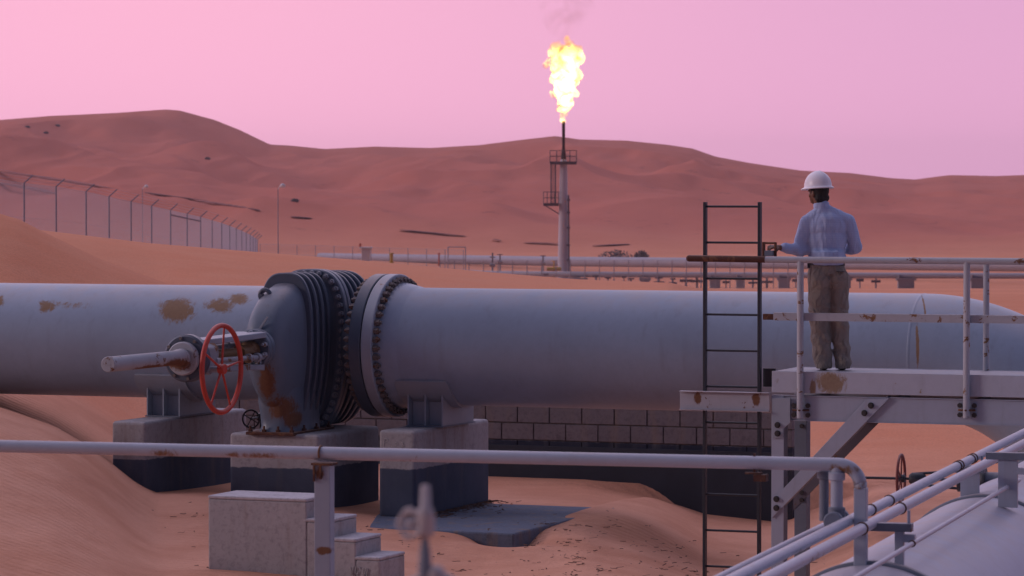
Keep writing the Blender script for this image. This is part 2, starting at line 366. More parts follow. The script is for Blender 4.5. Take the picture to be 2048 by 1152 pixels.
# ------------------------------------------------------------------ ground
def ground_z(X, Y):
    Ye = np.maximum(Y, 6.0); px = 1024+F*X/Ye
    base = np.interp(Y, [0, 110, 390, 640, 4000], [-3.4, -3.4, -11.2, -11.6, -12])
    Lft = np.interp(px, [-1500, -500, 0, 60, 110, 160, 220, 270, 310, 400, 520, 760, 900], [2.3, 1.8, 1.17, 1.06, .96, .80, .56, .34, .22, .22, .20, .13, 0])
    win = ss(25, 35.3, Y)*.85+.15
    near = Lft*win*(1-.18*np.exp(-((Y-37.8)/1.2)**2))
    near = near*(1-ss(90, 120, Y)) + .12*fbm(X*.35, Y*.25)*ss(20, 26, Y)*(1-ss(33, 38, Y))
    Rg = np.interp(px, [1170, 1290, 1410, 1560, 1640, 1760], [0, -.12, -.32, -.38, -.25, 0])*ss(28, 32.5, Y)*(1-ss(42, 47, Y))
    slabm = np.exp(-((px-905)/270)**4-((Y-34.9)/2.3)**4); near = near*(1-slabm)+.045*slabm
    line = 1025+(Y-34.1)*51; cover = ss(-12, 45, px-line)*ss(34.5, 35.9, Y)*(1-ss(38.6, 40.2, Y))*(1-ss(1170, 1450, px))
    dip = -.26*np.exp(-((px-1015)/62)**2-((Y-34.0)/.55)**2)
    z = base+near+Rg+dip
    z = z+cover*(-3.332-z)
    cB = np.interp(px, [-2500, -400, 80, 200, 300, 500, 700, 850, 1000, 1150, 1250, 1340, 1500, 1800], [.2, -.5, -.99, -1.16, -1.30, -1.50, -1.70, -1.87, -2.05, -2.22, -2.28, -2.33, -2.9, -3.4])
    wB = ss(45, 80, Y)*(1-ss(81, 126, Y)); z = z*(1-wB)+np.maximum(cB, z)*wB
    cA = np.interp(px, [-2500, -600, 0, 40, 80, 200, 300, 450, 600, 900], [1.5, .6, -.46, -.57, -.76, -1.28, -1.62, -2.1, -2.7, -3.6])
    wA = ss(44, 62, Y)*(1-ss(63, 80, Y)); zA = base*(1-wA)+cA*wA
    d = z-zA; z = np.where(Y > 40, .5*(z+zA+np.sqrt(d*d+.004)), z)
    fill = np.interp(px, [-3000, 0, 300, 520, 760], [4.5, 2.0, 1.8, 1.4, 0])*ss(108, 150, Y)*(1-ss(300, 560, Y)); z = z+fill
    # the dune range
    cy = np.interp(px, [-2500, -1500, -600, 0, 100, 230, 245, 330, 360, 430, 480, 540, 580, 650, 750, 860, 960, 1040, 1110, 1160, 1250, 1330, 1385, 1430, 1500, 1600, 1700, 1780, 1830, 1875, 1900, 1990, 2048, 2500, 3200, 5000],
                   [300, 240, 262, 240, 232, 226, 225, 219, 221, 240, 260, 289, 291, 298, 293, 296, 290, 280, 272, 279, 281, 289, 297, 313, 326, 341, 346, 356, 359, 353, 350, 352, 350, 335, 350, 330])
    Dc = 1300+70*fbm(px/330., px*0+2.2, 3); zc = (376-cy)/F*Dc
    r = np.clip((Y-620)/(Dc-620), 0, 1); up = r**1.12
    pw_ = px+(1-r)*(260+420*fbm(X/260+5, Y/260+1, 3)); cw = sum(np.interp(pw_+o_, [-2500, -600, 0, 230, 330, 430, 540, 750, 960, 1110, 1250, 1385, 1500, 1700, 1830, 1900, 2048, 5000], [280, 262, 240, 226, 219, 240, 289, 293, 290, 272, 281, 297, 326, 346, 359, 350, 350, 330]) for o_ in (-60, -30, 0, 30, 60))/5
    zcw = (376-cw)/F*Dc; zcw = zcw+(zc-zcw)*ss(.55, 1, r)
    ns = 7*fbm(X/42+3+Y/160, Y/190, 4)+6*(.5-1.6*np.abs(fbm(X/55+9+Y/210, Y/150+4, 3)))+2.2*(.5-1.5*np.abs(fbm(X/20+2-Y/150, Y/70+7, 3)))
    rg = 0
    for j in range(8):
        Yj = 705+76*j+110*fbm(X/75+j*7.3, Y*0+j*3.1, 3)+.5*X*math.sin(j*2.2); Aj = 7*np.clip(.35+1.9*fbm(X/60+j*13.7, Y*0+j, 3), 0, 1)*np.interp(Yj, [640, 760, 1200], [.25, .55, 1.1])
        d_ = Y-Yj; rg = rg+Aj*np.where(d_ < 0, np.exp(d_/48.), np.exp(-(d_/26.)**2))
    rg = 1.2*rg*ss(0, .12, r)*np.clip((1-r)*3.2, 0, 1)*(.45+.55*np.clip((zc+11)/30, 0, 1))
    zd = -11.6+(zcw+11.6)*up*(.93+.07*ss(.7, 1, r))+rg+1.6*ns*np.sin(np.pi*np.clip(r, 0, 1))**1.0*(.35+.65*r)*np.clip((1-r)*4, 0, 1)*.8*(.55+.45*np.clip((zc+11)/35, 0, 1))
    cap = zc/Dc*Y-1.2*(1-r)*6; zd = np.where(Y > 620, np.minimum(zd, np.where(r < 1, cap, zd)), zd)
    back = np.clip((Y-Dc)/500, 0, 1); zd = zd-28*back*back*(3-2*back)
    z = np.where(Y > 620, zd, z)
    return z+CZ
def grid_obj(name, rows, cols, mat, W0=40):
    Y = np.repeat(rows[:, None], len(cols), 1); X = cols[None, :]*(Y+W0)
    Z = ground_z(X, Y); nr, nc = Y.shape
    co = np.stack([X, Y, Z], -1).reshape(-1, 3)
    i = np.arange(nr-1)[:, None]*nc+np.arange(nc-1)[None, :]
    q = np.stack([i, i+1, i+nc+1, i+nc], -1).reshape(-1, 4)
    me = bpy.data.meshes.new(name); me.vertices.add(len(co)); me.vertices.foreach_set('co', co.ravel())
    me.loops.add(q.size); me.loops.foreach_set('vertex_index', q.ravel().astype(np.int32))
    me.polygons.add(len(q)); me.polygons.foreach_set('loop_start', (np.arange(len(q))*4).astype(np.int32))
    me.polygons.foreach_set('use_smooth', np.ones(len(q), bool)); me.update(calc_edges=True); me.validate()
    me.materials.append(mat); o = bpy.data.objects.new(name, me); COL.objects.link(o); return o
cols = np.concatenate([np.linspace(-.8, -.17, 60), np.linspace(-.165, .165, 330), np.linspace(.17, .8, 60)])
r1 = np.concatenate([np.linspace(-38, 24, 40), np.arange(24.3, 50, .16), np.geomspace(50.3, 620, 190)])
r2 = np.concatenate([np.geomspace(620, 1500, 420), np.linspace(1520, 3200, 25)])
tag(grid_obj('ground', r1, cols, SAND), kind='structure')
tag(grid_obj('dune_hills', r2, cols, SAND), kind='structure')
def gz(x, y): return float(ground_z(np.array([x]), np.array([float(y)]))[0])

# ------------------------------------------------------------------ main pipeline
def frP(s, t, z): return FM.pt(s, t, z)
sp1 = [(P(358, 620, 37.2), (.30, .8, .20), 1.9), (P(440, 610, 37.0), (.26, .8, .12), 1.5), (P(480, 598, 37.0), (.20, .8, .09), 1.5), (P(98, 612, 37.8), (.17, .8, .10), 1.6), (P(2, 602, 38.0), (.10, .8, .09), 1.6), (P(140, 610, 37.7), (.5, .8, .07), .9)]
M['pipeL'] = steel('pipe_paint_left', PIPE_COL, 0, 3, .38, .2, spots=sp1, ochre=3)
sp2 = [(P(1834, 690, 34.0), (.022, .8, .30), 2.0), (P(1848, 612, 34.2), (.016, .8, .16), 1.6)]
M['pipeR'] = steel('pipe_paint_right', PIPE_COL, 0, 3, .38, .2, spots=sp2, ochre=3)
FL0, FL1, FL2 = .66, .79, .92
def pipe_prof(s0, s1, step): 
    n = max(2, int(abs(s1-s0)/step)); return [s0+(s1-s0)*i/n for i in range(n+1)]
def nuts(par, s, r, sgn, n, rr=.034, h=.05, ph=0):
    for k in range(n):
        a = 2*math.pi*(k+ph)/n; c = frP(s, r*math.cos(a), PZ+r*math.sin(a)); mb = MB()
        mb.hexnut(c, FM.U*sgn, rr, h); mb.lathe(c+FM.U*sgn*h, FM.U*sgn, [(0, rr*.55), (.022, rr*.5)], 8); mb.build('nut', M['rustybolt'], par)
# right run
sE = FM.s(1850)
t = thing('pipeline', 'big grey-blue pipe right of the valve, running behind the man and bending down', 'pipeline', frP(2, 0, PZ-PR))
b = MB()
b.lathe(frP(0, 0, PZ), FM.U, [(FL2, .665), (FL2+.06, .66), (FL2+.22, PR+.012), (FL2+.24, PR), (sE, PR)], 96, True, False)
# elbow down into the sand
Rb = 1.9; prev = None; rings = []
for i in range(25):
    a = R(42)*i/24; c = frP(sE+Rb*math.sin(a), 0, PZ-Rb*(1-math.cos(a))); d = FM.U*math.cos(a)-ZV*math.sin(a)
    e1 = FM.V; e2 = d.cross(e1); rings.append([c+(e1*math.cos(2*math.pi*k/96)+e2*math.sin(2*math.pi*k/96))*PR for k in range(96)])
dl = FM.U*math.cos(R(42))-ZV*math.sin(R(42)); rings.append([p+dl*4 for p in rings[-1]])
b.loft(rings, True, False); b.build('pipe', M['pipeR'], t)
b = MB(); b.lathe(frP(sE-.02, 0, PZ), FM.U, [(0, PR), (.008, PR+.0025), (.024, PR+.0025), (.032, PR)], 96, True, False); b.build('weld_seam', M['pipeR'], t)
b = MB(); b.disc(frP(FL1+.012, 0, PZ), FM.U, .75, FL2-FL1-.012, 96, .008); fl = b.build('flange', M['rail_clean'], t)
nuts(fl, FL2, .69, 1, 48)
# left run
sL = FM.s(-900)
t = thing('pipeline', 'big grey-blue pipe left of the valve with ochre rust patches on it', 'pipeline', frP(-3, 0, PZ-PR))
b = MB(); b.lathe(frP(0, 0, PZ), FM.U*-1, [(.36, PR), (-sL, PR)], 96, True, False); b.build('pipe', M['pipeL'], t)
# ------------------------------------------------------------------ gate valve
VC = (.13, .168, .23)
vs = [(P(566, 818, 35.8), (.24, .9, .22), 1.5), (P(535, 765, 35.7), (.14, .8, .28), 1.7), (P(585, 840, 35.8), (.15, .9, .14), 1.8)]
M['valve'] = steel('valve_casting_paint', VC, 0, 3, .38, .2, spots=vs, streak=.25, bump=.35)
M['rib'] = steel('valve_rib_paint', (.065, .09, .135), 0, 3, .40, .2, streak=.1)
M['yoke'] = steel('yoke_paint', (.30, .33, .39), .45, 5, .5, ochre=True)
M['stemcover'] = steel('stem_cover_paint', (.36, .38, .43), .30, 5, .5, spots=[(P(350, 730, 33.8), (.22, .6, .10), 2.0), (P(305, 738, 33.3), (.35, .6, .06), 2.0), (P(232, 742, 32.2), (.06, .3, .05), 1.4)])
def sec(tt, wd, zt, zb, n=64, pw=3.1, taper=.19):
    r = []
    for k in range(n):
        a = 2*math.pi*k/n; ca, sa = math.cos(a), math.sin(a)
        x = math.copysign(abs(ca)**(2/pw), ca)*wd; y = math.copysign(abs(sa)**(2/pw), sa); z = y*(zt if y > 0 else zb)
        if y < 0: x *= 1-taper*(-y)**1.5*1.6
        r.append(frP(x, tt, PZ+z))
    return r
v = thing('gate_valve', 'huge dark blue-grey ribbed gate valve with horizontal stem', 'valve', frP(0, -.6, CZ-2.53))
b = MB()
prof = [(-1.47, .10, .12, .13), (-1.44, .16, .22, .24), (-1.38, .20, .34, .38), (-1.28, .225, .46, .52), (-1.15, .24, .56, .64), (-1.0, .25, .63, .72), (-.86, .255, .67, .77), (-.3, .26, .70, .80)]
rings = [sec(*q) for q in prof]+[sec(-.2, .385, .70, .80), sec(.40, .44, .70, .80), sec(.5, .30, .69, .79)]+[sec(-q[0]*1.0, *q[1:]) for q in prof[:-1][::-1]]
b.loft(rings, True, True)
body = b.build('body', M['valve'], v)
def slab(mb, t0, t1, wd, zt, zb, ch=.012):
    a = sec(t0, wd-ch, zt-ch, zb-ch); c = sec(t0+ch, wd, zt, zb); d = sec(t1-ch, wd, zt, zb); e = sec(t1, wd-ch, zt-ch, zb-ch)
    for x, y in ((a, c), (c, d), (d, e)): mb.loft([x, y], True, False)
    mb.add(a, [tuple(range(len(a)))[::-1]]); mb.add(e, [tuple(range(len(e)))])
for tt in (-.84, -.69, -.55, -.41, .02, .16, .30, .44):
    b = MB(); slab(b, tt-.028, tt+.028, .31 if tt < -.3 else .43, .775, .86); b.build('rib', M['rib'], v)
b = MB(); slab(b, -.26, -.18, .425, .80, .89); b2 = b; bf = b.build('bonnet_flange', M['valve'], v)
b = MB(); slab(b, -.17, -.09, .425, .80, .89); b.build('bonnet_flange', M['valve'], v)
ring = sec(-.26, .380, .757, .845, 480)
# even spacing by arc length
acc = [0]
for i in range(1, 481): acc.append(acc[-1]+(ring[i % 480]-ring[i-1]).length)
nb = 46; Mvb = steel('valve_bolt_paint', (.24, .26, .31), .2, 12, .5)
for k in range(nb):
    d = acc[-1]*k/nb; i = next(j for j in range(480) if acc[j+1] >= d)
    c = ring[i]; b = MB(); b.hexnut(c, -FM.V, .030, .045); b.cyl(c-FM.V*.045, c-FM.V*.07, .016, 8); b.build('bolt', Mvb, bf)
b = MB(); b.lathe(frP(0, 0, PZ), FM.U, [(.40, .36), (.50, .47), (.59, .64), (FL0, .68)], 72, True, False); b.build('neck', M['valve'], v)
b = MB(); b.lathe(frP(0, 0, PZ), -FM.U, [(.12, .58), (.355, .606)], 72, True, False); b.build('neck', M['valve'], v)
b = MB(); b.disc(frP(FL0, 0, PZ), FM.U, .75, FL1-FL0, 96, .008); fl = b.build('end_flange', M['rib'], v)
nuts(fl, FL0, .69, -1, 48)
b = MB()      # foot
zf = CZ-2.535
def fsec(hw, t0, t1, z, n=40):
    r = []
    for k in range(n):
        a = 2*math.pi*k/n; ca, sa = math.cos(a), math.sin(a)
        r.append(frP(math.copysign(abs(ca)**.55, ca)*hw, (t0+t1)/2+math.copysign(abs(sa)**.55, sa)*(t1-t0)/2, z))
    return r
b.loft([fsec(.215, -1.20, -.3, PZ-.40), fsec(.215, -1.21, -.3, PZ-.55), fsec(.205, -1.17, -.3, PZ-.70), fsec(.20, -1.16, -.3, PZ-.80), fsec(.21, -1.19, -.3, zf+.03)], True)
b.build('foot', M['valve'], v)
b = MB(); b.box(FM, -.27, .27, -1.24, -.22, zf, zf+.032); bp = b.build('base_plate', M['rust'], v, .005)
for s_, t_ in ((-.235, -1.2), (-.08, -1.2), (.08, -1.2), (.235, -1.2), (.235, -.9), (.235, -.6), (.235, -.3), (-.235, -.9)):
    b = MB(); c = frP(s_, t_, zf+.032); b.hexnut(c, ZV, .026, .025); b.cyl(c, c+ZV*.06, .012, 8); b.build('anchor_bolt', M['rust'], bp)
# lifting lug
b = MB(); lc = frP(-.10, -1.13, PZ+.55); pts = []
b.tube([lc+(FM.U*math.cos(a)+ZV*math.sin(a))*Vector((.055, .055, .07)).x for a in [2*math.pi*k/20 for k in range(20)]], .024, 10, closed=True)
b.box(FM, -.155, -.115, -1.16, -1.08, PZ+.36, PZ+.56); b.build('lifting_lug', M['rib'], v)
b = MB(); b.extr([frP(x, -1.44, PZ+z) for x, z in ((-.03, .20), (.0, .20), (.09, .33), (.08, .345))], -FM.V*.02); b.build('lug_plate', M['yoke'], v)
# stem flange
b = MB(); b.disc(frP(0, -1.50, PZ+.02), -FM.V, .20, .07, 40, .01); b.disc(frP(0, -1.58, PZ+.02), -FM.V, .20, .07, 40, .01); b.build('gland_flange', M['valve'], v)
for k in range(10):
    a = 2*math.pi*k/10+.3; c = frP(.165*math.cos(a), -1.65, PZ+.02+.165*math.sin(a)); b = MB(); b.hexnut(c, -FM.V, .027, .05); b.cyl(c, c-FM.V*.09, .014, 8); b.build('gland_bolt', M['yoke'], v)
b = MB(); b.cyl(frP(0, -1.65, PZ), frP(0, -2.75, PZ), .045, 20); b.lathe(frP(0, -1.65, PZ), -FM.V, [(0, .10), (.12, .10), (.14, .07), (.3, .07)], 24); b.build('stem', steel('brown_stem', (.26, .15, .07), .4, 8, .5), v)
# yoke arms
def arm(zc, th, w0, w1, t0, t1, zoff):
    mb = MB(); mb.loft([[frP(-w0, t0, zc-th), frP(w0, t0, zc-th), frP(w0, t0, zc+th), frP(-w0, t0, zc+th)],
             [frP(-w0*.75, t0-.25, zc-th+zoff*.4), frP(w0*.75, t0-.25, zc-th+zoff*.4), frP(w0*.75, t0-.25, zc+th+zoff*.4), frP(-w0*.75, t0-.25, zc+th+zoff*.4)],
             [frP(-w1, t1, zc-th+zoff), frP(w1, t1, zc-th+zoff), frP(w1, t1, zc+th+zoff), frP(-w1, t1, zc+th+zoff)]], False)
    return mb
arm(PZ+.165, .030, .17, .10, -1.66, -2.95, -.03).build('yoke_arm', M['rail_clean'], v, .01)
arm(PZ-.165, .030, .15, .10, -1.66, -2.95, .03).build('yoke_arm', M['yoke'], v, .01)
for sg in (-1, 1):
    b = MB(); b.cyl(frP(.13*sg, -1.66, PZ-.06*sg), frP(.09*sg, -2.9, PZ-.05*sg), .028, 12)
    for t_ in (-1.75, -1.95, -2.7): b.disc(frP(.125*sg, t_, PZ-.06*sg), -FM.V, .048, .05, 16, .006)
    b.build('tie_rod', M['yoke'], v)
# gearbox
b = MB(); b.loft([[frP(.15*c*k, t_, PZ-.01+.155*s_*k) for c, s_ in ((-1, -.6), (-.6, -1), (.6, -1), (1, -.6), (1, .6), (.6, 1), (-.6, 1), (-1, .6))] for t_, k in ((-2.62, .75), (-2.7, 1), (-2.98, 1), (-3.04, .8))], False)
gb = b.build('gearbox', M['yoke'], v, .012)
b = MB(); b.disc(frP(0, -3.02, PZ-.01), -FM.V, .235, .11, 48, .02); b.build('gear_housing', M['rib'], v)
b = MB(); b.disc(frP(0, -3.13, PZ-.01), -FM.V, .165, .06, 40, .012); b.disc(frP(0, -3.19, PZ-.01), -FM.V, .10, .05, 32, .01); b.build('housing_cover', M['stemcover'], v)
for k in range(8):
    b = MB(); a = 2*math.pi*k/8+.2; b.hexnut(frP(.2*math.cos(a), -3.13, PZ-.01+.2*math.sin(a)), -FM.V, .017, .02); b.build('housing_bolt', M['rustybolt'], v)
b = MB(); c0 = frP(0, -3.22, PZ+.005); b.lathe(c0, -FM.V, [(0, .082), (.06, .082), (.07, .072), (1.44, .072), (1.455, .065)], 32)
c1 = b.build('stem_cover', M['stemcover'], v)
b = MB(); b.disc(frP(0, -4.67, PZ+.005), -FM.V, .074, .03, 32, .006); b.box(FM, -.03, .03, -4.705, -4.695, PZ-.001, PZ+.009); b.build('end_cap', M['stemcover'], c1)
# handwheel on the side of the gearbox
wc = frP(.31, -2.95, CZ-1.765); wr = .425
b = MB(); b.cyl(frP(.10, -2.95, CZ-1.765), wc+FM.U*.03, .028, 14); b.disc(frP(.14, -2.95, CZ-1.765), FM.U, .06, .05, 20, .006); b.build('input_shaft', M['yoke'], v)
b = MB(); b.tube([wc+(FM.V*math.cos(2*math.pi*k/64)+ZV*math.sin(2*math.pi*k/64))*wr for k in range(64)], .025, 12, closed=True); hw = b.build('handwheel', M['red'], v)
b = MB(); b.disc(wc-FM.U*.03, FM.U, .05, .07, 20, .006); b.build('hub', M['red'], hw)
for ang in (82, 8, 155, 235, 297):
    b = MB(); a = R(ang); d = FM.V*math.cos(a)+ZV*math.sin(a); b.cyl(wc+d*.03, wc+d*(wr-.01), .012, 10, .010); b.build('spoke', M['red'], hw)

# small drain valve tucked behind the foot
dv = thing('drain_valve', 'small dark handwheel valve in the shade behind the big valve foot', 'valve', frP(-.55, .5, CZ-2.53))
c = P(502, 838, 37.4); ax = Vector((-.3, -.95, 0)).normalized(); e = ax.cross(ZV)
b = MB(); b.tube([c+(e*math.cos(2*math.pi*k/32)+ZV*math.sin(2*math.pi*k/32))*.095 for k in range(32)], .010, 8, closed=True)
for k in range(4): a = math.pi/2*k+.5; b.cyl(c, c+(e*math.cos(a)+ZV*math.sin(a))*.095, .006, 6)
b.build('handwheel', M['dark'], dv)
b = MB(); b.cyl(c, c-ax*.35, .015, 10); b.lathe(c-ax*.25, -ax, [(0, .04), (.05, .055), (.12, .055), (.17, .04)], 16); b.cyl(c-ax*.33-ZV*.22, c-ax*.33+ZV*.3, .03, 12); b.build('body', M['dark'], dv)

# ------------------------------------------------------------------ plinths, slab, saddles, wall
def plinth(name, label, px0, px1, t0, t1, ytop, zbot, yb, low=BIT, joint=None, top=(.42, .405, .43)):
    s0 = FM.s(px0, t0); s1 = FM.s(px1, t0); zt = FM.z(ytop, (s0+s1)/2, t0)
    zb_ = FM.z(yb, (s0+s1)/2, t0)
    mb = MB(); mb.box(FM, s0, s1, t0, t1, zbot, zt)
    o = mb.build(name, concrete(name+'_concrete', top, low, zb_), None, .035, seg=3); tag(o, label, 'plinth', 'concrete plinths under the pipeline')
    if joint:
        pass
    return o, zt, s0, s1
GR = CZ-3.36
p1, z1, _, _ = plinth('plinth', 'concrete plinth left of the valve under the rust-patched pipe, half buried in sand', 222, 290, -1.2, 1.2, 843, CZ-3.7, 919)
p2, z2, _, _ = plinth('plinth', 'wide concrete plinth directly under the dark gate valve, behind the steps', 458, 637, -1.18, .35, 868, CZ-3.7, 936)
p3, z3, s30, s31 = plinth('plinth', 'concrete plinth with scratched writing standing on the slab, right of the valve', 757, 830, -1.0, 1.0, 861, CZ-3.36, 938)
# scratched characters on the front of the third plinth
M['chalk'] = plain('scratched_cement', (.55, .53, .53), .9)
def scratch(strokes, fr, s_, z_, sc, t_, mat, parent, r=.004):
    mb = MB()
    for st in strokes: mb.tube([fr.pt(s_+x*sc, t_, z_+y*sc) for x, y in st], r, 6)
    return mb.build('scratched_writing', mat, parent)
zc = FM.z(893, s30, -1.0)
scratch([[(0, 0), (.12, 1)], [(.12, 1), (.5, .95), (.55, .65), (.1, .5)], [(1.0, .1), (1.1, .02)], [(1.5, .5), (1.75, .6), (1.9, .45), (1.5, .1), (1.95, .12)], [(2.3, .6), (2.6, .55), (2.45, .35), (2.7, .2), (2.35, .05)]], FM, s30+.055, zc, .085, -1.001, M['chalk'], p3)
# slab
szt = CZ-3.345
t0 = t0s = -2.15
mb = MB(); mb.box(FM, FM.s(560, t0), FM.s(1028, t0), t0, .75, szt-.45, szt)
sl = mb.build('footing_slab', concrete('slab_concrete', (.15, .18, .25), None, stain=.55), None, .02); tag(sl, 'dark concrete footing slab under the right plinth, littered with dry sand', 'slab')
# saddles
def saddle(pxc, label, ztop, tw=.42):
    s_ = FM.s(pxc, 0)-.02; fr = FM
    r = thing('pipe_saddle', label, 'support', frP(s_, 0, ztop), 0, 'steel saddles between pipe and plinth')
    hw = .19; zt = PZ-PR*.93
    b = MB(); b.box(FM, s_-hw-.02, s_+hw+.02, -tw-.02, tw+.02, ztop, ztop+.014); b.build('base_plate', M['shade'], r, .003)
    for ss_ in (-hw, 0, hw):
        b = MB(); poly = [frP(s_+ss_-.007, -tw, ztop+.014)]
        n = 14
        for i in range(n+1):
            tt = -tw+2*tw*i/n; poly.append(frP(s_+ss_-.007, tt, PZ-math.sqrt((PR+.012)**2-tt*tt)))
        poly.append(frP(s_+ss_-.007, tw, ztop+.014)); b.extr(poly, FM.U*.014); b.build('web', M['rail_clean'], r)
    b = MB(); b.box(FM, s_-hw+.01, s_+hw-.01, -tw+.10, -tw+.114, ztop+.014, PZ-math.sqrt(PR**2-(tw-.12)**2)-.03); b.build('back_plate', M['rail_clean'], r)
    # curved wear pad hugging the pipe
    b = MB(); n = 24; W = .30; rings = []
    for i in range(n+1):
        a = R(-148)+R(116)*i/n; ca, sa = math.cos(a), math.sin(a); ww = W if 0 < i < n else W-.02
        rings.append([frP(s_+x, ca*rr, PZ+sa*rr) for x, rr in ((-ww, PR+.002), (ww, PR+.002), (ww, PR+.03), (-ww, PR+.03))])
    b.loft(rings, False); b.build('wear_pad', M['rail_clean'], r)
    return r
saddle(365, 'small grey steel saddle carrying the rust-patched left pipe on its plinth', z1)
saddle(885, 'small grey steel saddle carrying the right pipe, on the plinth with writing', z3)
# block wall
tw_ = 4.25; sW0 = FM.s(300, tw_); sW1 = FM.s(1586, tw_)
wl = thing('block_wall', 'long grey concrete block wall behind the pipeline, black tarred at its foot', 'wall', frP((sW0+sW1)/2, tw_, CZ-4.2))
zc0 = FM.z(883, FM.s(1150, tw_), tw_)
WM = concrete('wall_blocks', (.18, .16, .185), (.026, .032, .055), zc0-.005, .2)
b = MB(); H = .2; Wd = .4; g = .007
zlo = zc0-7*H
row = 0; z = zlo
while z < zc0+2.95*H:
    off = (row % 2)*Wd/2; s_ = sW0-off
    while s_ < sW1-.01:
        a0 = max(s_, sW0)+g; a1 = min(s_+Wd, sW1)-g; j = random.uniform(-.003, .003)
        if a1-a0 > .03: b.box(FM, a0, a1, tw_+j, tw_+.19, z+g, z+H-g)
        s_ += Wd
    z += H; row += 1
b.build('block_course', WM, wl, .004, seg=1)
b = MB(); b.box(FM, sW0-.004, sW1+.004, tw_-.014, tw_+.012, zlo, zc0-.06); b.build('tar_coat', plain('bitumen', (.020, .026, .045), .7, 0, .4, 4), wl, .004)
b = MB(); b.box(FM, sW0+.01, sW1-.01, tw_+.013, tw_+.18, zlo, z-.01); b.build('mortar', concrete('mortar', (.10, .085, .09), (.018, .02, .032), zc0-.005), wl)

# ------------------------------------------------------------------ concrete steps
FS = Frame(((415-1024)/F*30.2, 30.2), uM)
zt = FS.z(994, 0, 0); k = .165
stp = thing('concrete_steps', 'rough pale concrete block steps half sunk in sand, nearest the foreground post', 'steps', FS.pt(.8, .25, CZ-3.5))
MS = concrete('steps_concrete', (.44, .42, .44), None, stain=.35)
MS2 = concrete('steps_top_concrete', (.50, .475, .51), None, stain=.15)
e2 = FS.s(705-45, 0); e3 = FS.s(755-45, 0); e4 = FS.s(803-45, 0); e1 = FS.s(612, 0)
x0 = 0
for i, (ea, eb, y_) in enumerate(((0, e1, 994), (e1, e2, 1038), (e2, e3, 1077), (e3, e4, 1114))):
    zz = FS.z(y_, (ea+eb)/2, 0); b = MB(); b.box(FS, ea+(.002 if i else 0), eb, i*.002, .55-i*.002, CZ-3.75, zz-.03); o = b.build('riser_block', MS, stp, .012)
    b = MB(); b.box(FS, ea-(.003 if not i else 0.04), eb+.003, -.003+i*.0025, .553-i*.0025, zz-.03, zz); b.build('tread', MS2, stp, .012, seg=3)
scratch([[(0, .9), (.2, 0), (.35, .8), (.3, 1)], [(.7, 1), (.6, .4), (.8, 0), (1, .5)], [(.95, .9), (1.1, 1), (1.2, .7)], [(1.5, 0), (1.55, .9)], [(1.9, .9), (1.8, .2), (2.05, 0), (2.15, .8)]], FS, FS.s(700, 0), FS.z(1146, .9, 0), .075, -.003, M['chalk'], stp)

# ------------------------------------------------------------------ platform
pl = thing('platform', 'raised steel walkway with flaking white rails on which the man stands', 'platform', FP.pt(1.2, .4, CZ-3.6))
def pbox(name, a0, a1, t0, t1, z0, z1, mat, par=pl, bevel=.003):
    b = MB(); b.box(FP, a0, a1, t0, t1, z0, z1); return b.build(name, mat, par, bevel)
END = FP.s(2500)
zt0 = FP.z(743, .3); zf1 = FP.z(786, .3); zb0 = FP.z(791, .3); zb1 = FP.z(842, .3)
s15 = 0
DP = .78
sp_f = [(P(1658, 765, 31.5), (.19, .6, .16), 1.9), (P(1625, 775, 31.5), (.05, .6, .12), 1.5), (P(1556, 765, 31.4), (.05, .3, .08), 1.1), (P(1990, 770, 30.7), (.15, .3, .06), 1.0)]
M['fascia'] = steel('fascia_paint', (.46, .50, .60), .10, 4, .5, spots=sp_f, ochre=2)
pbox('fascia', 0, END, -.012, 0, zf1, zt0, M['fascia'])
pbox('fascia', 0, END, DP, DP+.012, zf1, zt0, M['fascia'])
pbox('deck', .003, END, .002, DP-.002, zt0-.035, zt0-.004, steel('deck_paint', (.30, .33, .40), .1, 4, .6))
# I-beams
def ibeam(t_, name='beam', z0=zb1, z1=zb0, a0=0.0, a1=END, mat=None):
    b = MB(); b.box(FP, a0, a1, t_, t_+.012, z0+.008, z1-.008); b.box(FP, a0, a1, t_-.012, t_+.07, z1-.008, z1); b.box(FP, a0, a1, t_-.012, t_+.07, z0, z0+.008)
    return b.build(name, mat or M['beam'], pl, .002)
ibeam(.0); ibeam(DP-.05)
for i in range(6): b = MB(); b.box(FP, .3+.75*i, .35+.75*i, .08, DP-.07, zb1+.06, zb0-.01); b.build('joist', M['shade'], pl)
ibw = .16
# end plate at the dark left side
b = MB(); b.box(FP, -.115, -.002, .10, .13, FP.z(775, 0), FP.z(738, 0)); b.build('end_bracket', M['dark'], pl)
# legs
def leg(a, t_, bottom, mats):
    b = MB(); b.box(FP, a, a+.115, t_-.014, t_-.004, bottom, zb0-.01); b.build('leg', mats[0], pl, .002)
    b = MB(); b.box(FP, a+.10, a+.112, t_-.003, t_+.13, bottom, zb1); b.build('leg_web', mats[1], pl, .002)
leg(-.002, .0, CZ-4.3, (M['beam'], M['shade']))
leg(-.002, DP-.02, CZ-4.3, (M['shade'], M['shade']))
leg(3.6, .0, CZ-4.3, (M['beam'], M['shade']))
